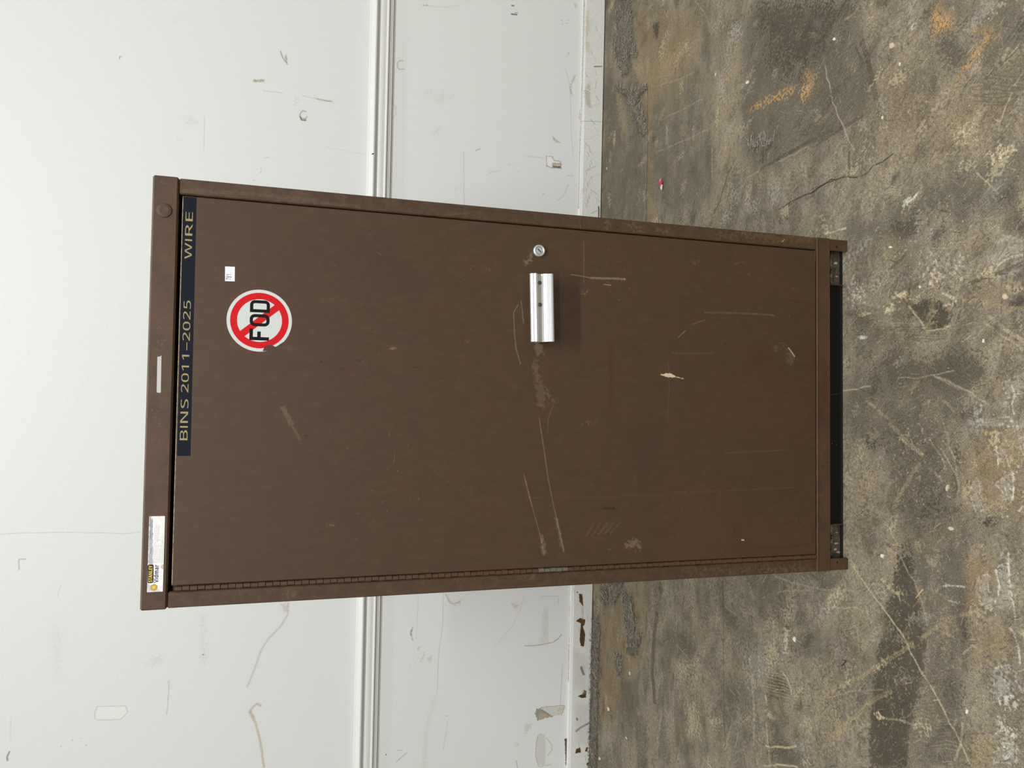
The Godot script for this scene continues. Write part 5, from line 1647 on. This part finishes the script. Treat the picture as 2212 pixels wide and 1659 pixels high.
const BASEBOARD_MARKS := [
	["p", 2, 1, 1.5, 0.1, [-828, 63, -829, 49, -883, 42, -870, 51, -861, 60]],
	["p", 2, 1, 1.5, 0.1, [-937, 74, -926, 55, -935, 33, -955, 35, -960, 43, -996, 32, -1045, 36, -1041, 50, -1015, 56, -949, 52]],
	["p", 2, 1, 1.5, 0.1, [-1125, 53, -1123, 43, -1161, 29, -1162, 39]],
	["p", 2, 1, 1.5, 0.1, [-1219, 32, -1228, 21, -1254, 23, -1254, 42, -1245, 59, -1237, 37]],
	["p", 2, 1, 1.5, 0.1, [-1330, 64, -1336, 56, -1346, 56, -1342, 62]],
	["p", 2, 1, 1.5, 0.1, [-1459, 60, -1456, 43, -1475, 40, -1477, 65]],
	["p", 2, 1, 1.5, 0.1, [-1459, 18, -1456, 9, -1475, 12, -1474, 22]],
	["p", 2, 1, 1.5, 0.1, [-1524, 14, -1517, 2, -1533, 4, -1531, 14]],
	["s", 1, 0.7, 9, 0.4, [-1388, 64, -1372, 40, -1360, 7]],
	["p", 6, 0.4, 6, 0.3, [-882, 51, -883, 41, -950, 43, -944, 48]],
	["d", 1, 0.8, 4, 3, [-821, 70, 1, 2]],
	["d", 1, 0.9, 7, 1, [1505, 54, 1, 1]],
	["d", 1, 0.9, 4.5, 1, [1481, 58, 1, 1]],
	["d", 1, 0.9, 5, 1, [1272, 65, 1, 1]],
	["d", 1, 0.9, 5, 1, [1273, 19, 1, 1]],
	["d", 1, 0.9, 8, 1, [1138, 23, 1, 1]],
	["d", 1, 0.9, 5, 1, [1074, 64, 1, 1]],
	["d", 1, 0.9, 3.5, 1, [1095, 27, 1, 1]],
	["d", 1, 0.9, 3.5, 1, [1502, 159, 1, 1]],
	["d", 1, 0.9, 5, 1, [888, 65, 1, 1]],
	["s", 1, 0.8, 3.5, 0.4, [1334, 46, 1340, 10]],
	["p", 3, 0.45, 8, 0.4, [1432, 87, 1430, 68, 1383, 67, 1401, 89]],
	["p", 5, 0.55, 6, 0.4, [1230, 88, 1270, 64, 1193, 57, 1162, 53, 1170, 78]],
	["p", 3, 0.35, 8, 0.6, [1529, 92, 1523, 64, 1471, 69, 1448, 85]],
	["s", 4, 1, 3, 0, [1239, 86, 1230, 58]],
	["s", 5, 0.45, 4, 0.6, [1010, 78, 992, 74]],
	["s", 6, 0.45, 4, 0.6, [997, 57, 979, 54]],
	["s", 6, 0.45, 4, 0.6, [980, 64, 962, 60]],
	["s", 5, 0.45, 4, 0.6, [963, 70, 945, 67]],
	["s", 6, 0.45, 4, 0.6, [949, 50, 932, 46]],
	["s", 6, 0.45, 4, 0.6, [933, 56, 915, 53]],
	["s", 5, 0.45, 4, 0.6, [916, 63, 898, 60]],
	["s", 6, 0.45, 4, 0.6, [899, 70, 881, 67]],
	["s", 6, 0.45, 4, 0.6, [885, 49, 867, 46]],
	["s", 5, 0.45, 4, 0.6, [869, 56, 851, 53]],
	["s", 6, 0.45, 4, 0.6, [852, 63, 834, 60]],
	["s", 6, 0.45, 4, 0.6, [835, 70, 817, 67]],
	["s", 5, 0.45, 4, 0.6, [821, 49, 803, 46]],
	["s", 6, 0.45, 4, 0.6, [805, 56, 787, 53]],
	["s", 6, 0.45, 4, 0.6, [788, 63, 770, 59]],
	["s", 5, 0.45, 4, 0.6, [771, 69, 754, 66]],
	["s", 6, 0.35, 4, 0.6, [-804, 86, -829, 82]],
	["s", 6, 0.35, 4, 0.6, [-858, 55, -883, 52]],
	["s", 6, 0.35, 4, 0.6, [-912, 25, -938, 21]],
	["s", 6, 0.35, 4, 0.6, [-962, 61, -987, 57]],
	["s", 6, 0.35, 4, 0.6, [-1016, 30, -1042, 27]],
	["s", 6, 0.35, 4, 0.6, [-1066, 66, -1091, 63]],
	["s", 6, 0.35, 4, 0.6, [-1120, 35, -1146, 32]],
	["s", 6, 0.35, 4, 0.6, [-1169, 71, -1195, 68]],
	["s", 6, 0.35, 4, 0.6, [-1224, 41, -1250, 37]],
	["s", 6, 0.35, 4, 0.6, [-1279, 10, -1305, 7]],
	["s", 6, 0.35, 4, 0.6, [-1328, 46, -1354, 43]],
	["s", 6, 0.35, 4, 0.6, [-1384, 16, -1410, 12]],
	["s", 6, 0.35, 4, 0.6, [-1432, 51, -1458, 48]],
	["s", 6, 0.35, 4, 0.6, [-1487, 21, -1513, 18]],
	["s", 6, 0.5, 3, 0.3, [1320, 40, 1300, 34]],
	["s", 6, 0.5, 3, 0.3, [1279, 34, 1242, 38]],
	["s", 6, 0.5, 3, 0.3, [1104, 94, 1112, 2]],
	["d", 6, 0.5, 3, 10, [794, 68, 38, 16]],
	["d", 1, 1, 8.5, 1, [730, 55, 1, 1]],
	["s", 1, 0.9, 6, 0.2, [762, 13, 748, 11, 712, 11]],
	["s", 1, 0.9, 5, 0.3, [731, 0, 718, 0]],
	["s", 6, 0.5, 3, 0.2, [730, 45, 744, 18]],
	["p", 3, 0.45, 5, 0.5, [873, 76, 874, 67, 862, 69, 856, 77]],
	["p", 3, 0.45, 5, 0.5, [857, 66, 859, 58, 841, 61, 841, 69]],
	["p", 3, 0.45, 5, 0.5, [827, 87, 833, 77, 810, 82, 804, 90]],
	["p", 3, 0.45, 5, 0.5, [794, 65, 796, 56, 779, 58, 778, 65]],
	["s", 2, 0.75, 3.5, 0.6, [-788, 102, -879, 100, -956, 100, -1053, 99, -1185, 99]],
	["s", 1, 0.5, 3, 0.55, [1601, 95, 1395, 95, 1162, 96, 956, 98, 746, 98]],
	["p", 3, 0.35, 6, 0.5, [1570, 93, 1553, 73, 1449, 77, 1385, 89]],
	["p", 0, 0.5, 14, 0.6, [-1054, 83, -1090, 18, -1234, 18, -1213, 76]],
	["p", 0, 0.5, 10, 0.7, [-1270, 69, -1286, 8, -1450, 10, -1434, 60]],
	["s", 6, 0.4, 5, 0.7, [1591, 92, 1571, 90]],
	["s", 3, 0.4, 5, 0.7, [1562, 76, 1542, 72]],
	["s", 0, 0.4, 5, 0.7, [1532, 59, 1512, 54]],
	["s", 6, 0.4, 5, 0.7, [1503, 42, 1483, 36]],
	["s", 3, 0.4, 5, 0.7, [1473, 25, 1454, 18]],
	["s", 0, 0.4, 5, 0.7, [1433, 81, 1413, 72]],
	["s", 6, 0.4, 5, 0.7, [1403, 64, 1384, 54]],
	["s", 3, 0.4, 5, 0.7, [1374, 47, 1355, 37]],
	["s", 0, 0.4, 5, 0.7, [1344, 30, 1325, 19]],
	["s", 6, 0.4, 5, 0.7, [1304, 85, 1285, 73]],
	["s", 3, 0.4, 5, 0.7, [1274, 69, 1256, 55]],
	["s", 0, 0.4, 5, 0.7, [1245, 52, 1226, 37]],
	["s", 6, 0.4, 5, 0.7, [1215, 35, 1196, 19]],
	["s", 3, 0.4, 5, 0.7, [1185, 18, 1157, 73]],
	["s", 0, 0.4, 5, 0.7, [1146, 73, 1127, 55]],
	["s", 6, 0.4, 5, 0.7, [1116, 57, 1098, 37]],
	["s", 3, 0.4, 5, 0.7, [1086, 40, 1068, 19]],
	["s", 0, 0.4, 5, 0.7, [1056, 23, 1029, 74]],
	["s", 6, 0.4, 5, 0.7, [1017, 78, 999, 56]],
	["s", 3, 0.4, 5, 0.7, [987, 62, 969, 38]],
	["s", 0, 0.4, 5, 0.7, [957, 45, 939, 20]],
	["s", 6, 0.4, 5, 0.7, [927, 28, 901, 74]],
	["s", 3, 0.4, 5, 0.7, [896, 11, 871, 56]],
	["s", 0, 0.4, 5, 0.7, [859, 66, 841, 38]],
	["s", 6, 0.4, 5, 0.7, [828, 50, 811, 20]],
	["s", 3, 0.4, 5, 0.7, [798, 33, 780, 2]],
]
const DOOR_MARKS := [
	["s", 5, 0.8, 1.3, 0.1, [315.2, 1119.2, 317, 1110.4, 314.6, 1099.4, 300.3, 1081.4, 280.9, 1054.2]],
	["d", 3, 0.6, 1.6, 34, [256.2, 865.3, 11.7, 46.2]],
	["d", 1, 0.75, 1.3, 22, [59.5, 1180.7, 1.5, 6.8]],
	["d", 1, 0.75, 1.3, 34, [64.3, 1112, 2, 10.1]],
	["d", 1, 0.75, 1.3, 16, [51.1, 1203.7, 1.7, 6.3]],
	["d", 1, 0.75, 1.3, 16, [54.5, 1000.4, 1.4, 8]],
	["d", 1, 0.75, 1.3, 14, [34.6, 955.2, 1.9, 5.8]],
	["d", 1, 0.75, 1.3, 8, [5.5, 1183.8, 1.1, 3.2]],
	["d", 2, 0.45, 2, 40, [47.6, 1137.7, 4.4, 13]],
	["d", 1, 0.6, 1.2, 20, [47.6, 1137.7, 3.1, 13]],
	["d", 1, 0.9, 2, 3, [123.7, 1087.9, 1, 1]],
	["d", 1, 0.7, 1.4, 5, [116.8, 1092.2, 3.5, 4.4]],
	["d", 3, 0.4, 3, 20, [89.5, 1047.3, 3.2, 6.3]],
	["d", 3, 0.35, 2, 12, [108.6, 902.5, 2.8, 5.9]],
	["s", 0, 0.5, 2, 0.3, [194.6, 792.4, 149.8, 786.8]],
	["s", 0, 0.5, 2.5, 0.35, [187.1, 798.5, 170.1, 808.1, 125.4, 805, 99.6, 802.2, 66.9, 791.9]],
	["p", 5, 0.22, 22, 0.4, [269.5, 1131.4, 277.6, 1051.9, 223.1, 982.7, 187.2, 1011.8, 204, 1072.9, 238.1, 1102.3]],
	["p", 0, 0.25, 5, 0.5, [273.2, 789.7, 293.5, 771.3, 279.3, 769.3, 266.5, 782.1]],
	["d", 0, 0.35, 1.3, 160, [197.9, 1023.4, 158.2, 237]],
	["s", 0, 0.3, 2, 0.5, [272.1, 1080.8, 267.1, 1071.9]],
	["d", 0, 0.12, 4, 10, [81.5, 1237.8, 4.4, 18.7]],
	["s", 0, 0.3, 9, 0.4, [-24.3, 1247.8, -58.4, 1230.5]],
	["s", 0, 0.22, 5, 0.4, [-58.4, 1230.5, -86.3, 1215.3]],
	["d", 1, 1, 3, 2, [-44.9, 1169.3, 1, 1]],
	["d", 1, 0.8, 2, 4, [-77.7, 1205.1, 1, 3.1]],
	["d", 1, 0.8, 1.6, 2, [-135.9, 1152.1, 1, 1]],
	["d", 2, 0.8, 2, 10, [-242.5, 853.2, 1.9, 5.3]],
	["s", 0, 0.4, 1.3, 0.2, [-70.5, 1051, -79.4, 1052.4]],
	["s", 0, 0.35, 1.3, 0.2, [-108.4, 1040.3, -129.5, 1042.6]],
	["s", 3, 0.45, 2, 0.3, [-151.2, 782.9, -184.1, 773.8, -217, 764.7]],
	["d", 0, 0.45, 1.5, 110, [-180.3, 994, 134.2, 212.8]],
	["d", 0, 0.35, 3, 8, [-243.6, 1157.3, 1.8, 6.4]],
	["d", 1, 0.6, 1.5, 10, [-229.8, 1125.6, 1, 4.4]],
	["s", 0, 0.6, 2.2, 0.15, [254.8, 686.6, 253.7, 668.8, 251.1, 645]],
	["s", 0, 0.6, 4.5, 0.3, [250.8, 645, 251.2, 614.9, 252.6, 592.7, 252.9, 564.1]],
	["d", 4, 0.9, 2, 4, [252.5, 564.5, 1.2, 1.2]],
	["s", 4, 0.6, 1.4, 0.2, [239.1, 612.8, 238.3, 595.6]],
	["s", 3, 0.6, 1.3, 0.25, [327.8, 658.7, 291.6, 657.3, 254.4, 657.4]],
	["s", 3, 0.5, 1.5, 0.3, [254.4, 657.9, 239.6, 657.2]],
	["s", 2, 0.35, 8, 0.8, [108.7, 596.4, 60.5, 596]],
	["s", 2, 0.35, 8, 0.8, [79.7, 595.7, 44.2, 593.9, -2.2, 594, -37.7, 594.6]],
	["p", 2, 0.18, 10, 0.6, [117.8, 601.6, 118.2, 591.4, 60.7, 588.9, 60.3, 603]],
	["p", 0, 0.28, 4, 0.5, [290.7, 772.1, 276.2, 771, 268.9, 785.1, 277.7, 789, 281.1, 779.6]],
	["p", 0, 0.33, 3, 0.4, [111.6, 762.2, 112.2, 747.9, 99.5, 745.8, 86.7, 740.5, 92.1, 750.5, 81.1, 756.1, 99, 762]],
	["d", 3, 0.55, 1.6, 60, [237.4, 632.9, 130, 133.3]],
	["d", 0, 0.5, 1.4, 60, [277.3, 592.9, 75, 156.7]],
	["p", 3, 0.5, 3, 0.4, [219.2, 656.6, 222.5, 647.7, 219.6, 649.6, 218, 654.6]],
	["p", 0, 0.24, 5, 0.45, [74.2, 769.7, 74.6, 755.7, 35, 749.6, -10.9, 716.6, 6, 738, -25.9, 743.2, -10.2, 756, 32.1, 758]],
	["s", 0, 0.3, 2, 0.4, [-12.3, 720.9, -41.7, 731.8, -73.6, 732.8]],
	["s", 0, 0.45, 2.4, 0.25, [-39.3, 751.5, -89.5, 742.5, -163.5, 730.3, -216.5, 718.4, -309.7, 694.7]],
	["p", 0, 0.28, 3, 0.4, [-240.3, 716.8, -243.2, 709.7, -309.7, 693.3, -306.8, 700.4]],
	["s", 0, 0.42, 2, 0.25, [-157.6, 780.5, -199.7, 768.9, -239.2, 757.3, -276.2, 745.8, -315.9, 736.9]],
	["p", 0, 0.38, 3, 0.4, [-276.2, 745.8, -276.5, 737.9, -314.7, 732.7, -315.7, 739.7]],
	["p", 4, 0.95, 1.5, 0.25, [54.6, 480.3, 57.7, 469.4, 58.3, 457, 53, 446, 46.7, 424.9, 49.6, 447.6, 49.6, 466.3]],
	["p", 5, 0.25, 10, 0.2, [-51.2, 578.1, -55.9, 467.1, -111.4, 486.8, -152.7, 504.9, -193.8, 513.8, -190.8, 528.9, -138.7, 532.4, -83.8, 553.9]],  # broad, slightly darker patch with a soft edge
	["s", 1, 0.75, 4, 0.5, [-224.9, 612.9, -226, 600.2, -225.3, 582.5]],
	["d", 2, 0.5, 2, 14, [-225.5, 598.8, 2.1, 14.8]],
	["p", 0, 0.4, 5, 0.5, [-301.4, 564, -288.6, 543.2, -303, 520.5, -311.6, 525, -307, 558]],
	["d", 0, 0.5, 1.6, 30, [-47.6, 643, 8.1, 23.4]],
	["d", 0, 0.4, 1.4, 60, [-165, 612.6, 161.4, 150.8]],
	["s", 0, 0.18, 5, 0.5, [-282.3, 646.4, -253.4, 629.2]],
	["s", 0, 0.18, 5, 0.5, [-281.1, 633.3, -253.9, 614.7]],
	["s", 0, 0.18, 5, 0.5, [-280, 620.2, -254.3, 600]],
	["s", 0, 0.18, 5, 0.5, [-278.8, 607.1, -254.7, 585.2]],
	["s", 0, 0.18, 5, 0.5, [-277.6, 593.9, -255.1, 570.4]],
	["s", 0, 0.13, 2, 0.6, [-199.9, 782.7, -202.1, 647.2, -199.7, 419.4]],
	["s", 3, 0.35, 2, 0.4, [-309.5, 599.5, -309.9, 589.2]],
	["s", 0, 0.25, 1.5, 0.2, [83.9, 461.8, 28, 459.3, -47.5, 463.2]],
	["d", 2, 0.6, 1.8, 330, [99.2, 234.6, 27.6, 44.1]],
	["d", 2, 0.6, 1.8, 420, [103.9, 90.4, 42.3, 18.1]],
	["d", 2, 0.5, 1.8, 120, [59.2, 271.4, 15.9, 28.9]],
	["d", 2, 0.45, 1.8, 60, [61, 202.5, 9.2, 21.5]],
	["s", 2, 0.5, 5, 0.6, [231.6, 170.2, 228, 129.2, 225.4, 90.3]],
	["d", 2, 0.5, 1.6, 60, [196.5, 101.5, 2.8, 16.8]],
	["d", 2, 0.5, 1.6, 200, [177.1, 87.6, 47.2, 4]],
	["s", 4, 0.7, 3, 0.1, [123.7, 162, 113.5, 152.5, 103.3, 144.3]],
	["p", 0, 0.25, 6, 0.3, [121.3, 162.6, 102.2, 143.5, 82.1, 152.5, 93.3, 166.1]],
	["p", 0, 0.2, 6, 0.4, [128.2, 197.2, 131.4, 172.9, 118.1, 186.4, 115.3, 201.2]],
	["d", 1, 1, 2, 2, [125.2, 323.1, 1, 1]],
	["s", 0, 0.3, 4, 0.6, [192.2, 375, 194.7, 303.1, 195.6, 229.4, 194.6, 197.3]],
	["s", 0, 0.6, 2, 0.3, [135, 438.6, 150.9, 421.3]],
	["s", 0, 0.3, 3, 0.4, [165, 405.1, 176.5, 373.6]],
	["p", 0, 0.2, 6, 0.5, [304, 405.8, 302.8, 390.7, 293.4, 395.7]],
	["s", 0, 0.25, 3, 0.5, [302, 303.5, 310.7, 277.3]],
	["p", 4, 0.65, 2, 0.3, [345.6, 89.6, 346.7, 84.5, 290.9, 84, 295.5, 85.7]],  # worn lower edge, its white highlight painted in
	["s", 0, 0.35, 1.5, 0.1, [258.9, 151.1, 256.9, 145.7]],
	["p", 6, 0.35, 30, 0.5, [317.6, 277.3, 316.3, 197.4, 253.4, 197.3, 248.7, 277.2]],
	["d", 0, 0.45, 1.5, 60, [237.2, 277.1, 137.1, 175.7]],
	["s", 0, 0.22, 3, 0.5, [100.8, 454.4, 104.2, 354.3]],
	["p", 6, 0.4, 40, 0.5, [-189.4, 452.6, -203.9, 339.3, -268.4, 292.5, -269.1, 92.5, -342.6, 92.6, -337.6, 451.6]],
	["p", 2, 0.35, 16, 0.85, [-306.2, 298.3, -305.2, 257.1, -333.5, 251.1, -339.4, 292.3]],
	["s", 2, 0.5, 5, 0.6, [-321, 245.2, -323.1, 191.1, -317.2, 105]],
	["d", 2, 0.55, 1.6, 80, [6.6, 269.7, 3.6, 63.1]],
	["d", 2, 0.5, 1.8, 200, [-281, 295.4, 27.9, 35.3]],
	["s", 4, 0.9, 3, 0, [-301.5, 282.2, -302, 274.8]],
	["s", 0, 0.12, 3, 0.6, [-195.6, 452.5, -194.3, 310.3, -189.3, 145.3]],
	["p", 6, 0.3, 40, 0.5, [37.3, 340.2, 43, 92.1, -89.8, 92.3, -64.1, 251.7, -14.1, 368.9]],
	["d", 2, 0.5, 1.8, 160, [-300.5, 95.6, 39.3, 5]],
	["s", 0, 0.15, 3, 0.5, [-112.8, 325.2, -109.2, 251.6, -105.5, 160.7]],
	["d", 0, 0.4, 1.5, 50, [-140.9, 310.5, 152.3, 149.8]],
	["s", 4, 0.55, 2.2, 0.6, [-341, 1426.4, 0, 1426.4, 349, 1426.4]],  # worn top edge with the bevel highlight painted along it
]
const HEADER_MARKS := [
	["d", 2, 0.35, 2.2, 260, [264.1, 1444.7, 71.4, 8.1]],
	["p", 6, 0.45, 10, 0.5, [330, 1460.1, 347, 1438.7, 205, 1436.3, 211.1, 1456.9, 247.8, 1463.3]],
	["s", 0, 0.4, 1.5, 0.3, [368.6, 1462.5, 365.8, 1453.6]],
	["d", 1, 0.6, 1.2, 40, [309.1, 1443.2, 89.5, 6.8]],
	["p", 6, 0.5, 5, 0.4, [-214.4, 1446.8, -214.7, 1436, -217.5, 1438.6]],
	["p", 6, 0.6, 5, 0.4, [-367.1, 1449.3, -367.6, 1441.3, -370.4, 1442.6, -369.7, 1447.9]],
	["d", 0, 0.35, 1.6, 40, [-66.5, 1456.2, 131.4, 16.2]],
	["d", 0, 0.3, 2, 40, [99.3, 1453.9, 73.7, 16.3]],
]
const RAIL_MARKS := [
	["d", 2, 0.5, 1.6, 260, [16.9, 63.6, 42.7, 12.8]],
	["d", 2, 0.5, 1.8, 260, [-10, 79.5, 58.5, 9.5]],
	["d", 2, 0.6, 1.8, 260, [60, 62.5, 37.7, 11.2]],
	["p", 2, 0.22, 8, 0.6, [43.1, 85.8, 43.9, 50.8, -36.4, 54.1, -47.3, 79.6]],
	["p", 6, 0.3, 8, 0.5, [343.3, 81.7, 345.6, 50.7, 107.6, 51.2, 106.7, 79.3]],
	["d", 1, 0.5, 1.8, 120, [-195.9, 67.1, 158.3, 17.4]],
	["p", 6, 0.35, 10, 0.5, [-300.9, 86.2, -302.2, 48.3, -381.3, 48.5, -379.7, 83.2]],
	["d", 0, 0.35, 1.8, 60, [-169.4, 67.1, 184.8, 15.9]],
]
const STILE_RIGHT_MARKS := [
	["p", 3, 0.2, 6, 0.5, [375.2, 277.5, 378.6, 87.3, 366.9, 84.5, 360.6, 197.4, 363.6, 277.5]],
	["s", 4, 0.8, 1.6, 0.1, [362.1, 177.9, 367.8, 171.4]],
	["p", 0, 0.16, 6, 0.5, [366.6, 355.4, 376.3, 277.5, 361.6, 303.7, 355.2, 355.3]],
	["d", 2, 0.5, 1.6, 60, [371.2, 90.1, 4.7, 11.2]],
	["d", 1, 0.8, 3, 6, [361.2, 603.8, 3.4, 24.4]],
	["d", 1, 0.7, 2.5, 8, [360.2, 546.4, 3.8, 16.6]],
	["p", 0, 0.25, 4, 0.6, [369, 612, 369.8, 601.9, 360, 595.7, 359, 607.9]],
	["p", 0, 0.22, 5, 0.6, [370.8, 556.8, 369.6, 525.7, 359.9, 527.7, 361.6, 552.6]],
	["s", 3, 0.6, 1.4, 0.2, [365.2, 667.1, 351.5, 664.9]],
	["p", 0, 0.2, 5, 0.6, [368.5, 492.1, 365.4, 460.2, 358.9, 468.7, 359.1, 489.9]],
	["s", 0, 0.16, 7, 0.6, [356.9, 1429.4, 362.5, 1339.6, 362.6, 1190.3]],
	["s", 0, 0.16, 4, 0.6, [357.1, 947.8, 364.3, 898.2]],
	["d", 2, 0.3, 1.6, 60, [367.4, 1429.6, 9, 5.5]],
	["s", 5, 0.4, 4, 0.5, [373.6, 945.7, 370.3, 770.5]],
	["s", 0, 0.14, 5, 0.6, [356.6, 1264.7, 358.1, 1115.6]],
]
const STILE_LEFT_MARKS := [
	["p", 0, 0.2, 5, 0.6, [-363.1, 1235.7, -364.7, 1221, -368.7, 1216.5, -370.2, 1229.7]],
	["p", 0, 0.15, 6, 0.6, [-354.3, 780.7, -356.9, 753.1, -361.7, 755.8, -360.5, 780.6]],
	["p", 2, 0.25, 6, 0.6, [-363.1, 102, -364, 83.2, -379.7, 83.2, -378.8, 102]],
	["p", 0, 0.14, 10, 0.5, [-363.5, 423.7, -364.1, 251, -367.1, 129.9, -376, 160.7, -371.1, 395.6]],
	["d", 0, 0.3, 1.5, 40, [-365.2, 280.5, 8.5, 181.6]],
	["p", 3, 0.16, 8, 0.5, [-370.6, 221.2, -369.1, 86.3, -382.2, 86.3, -378.3, 221.2]],
]
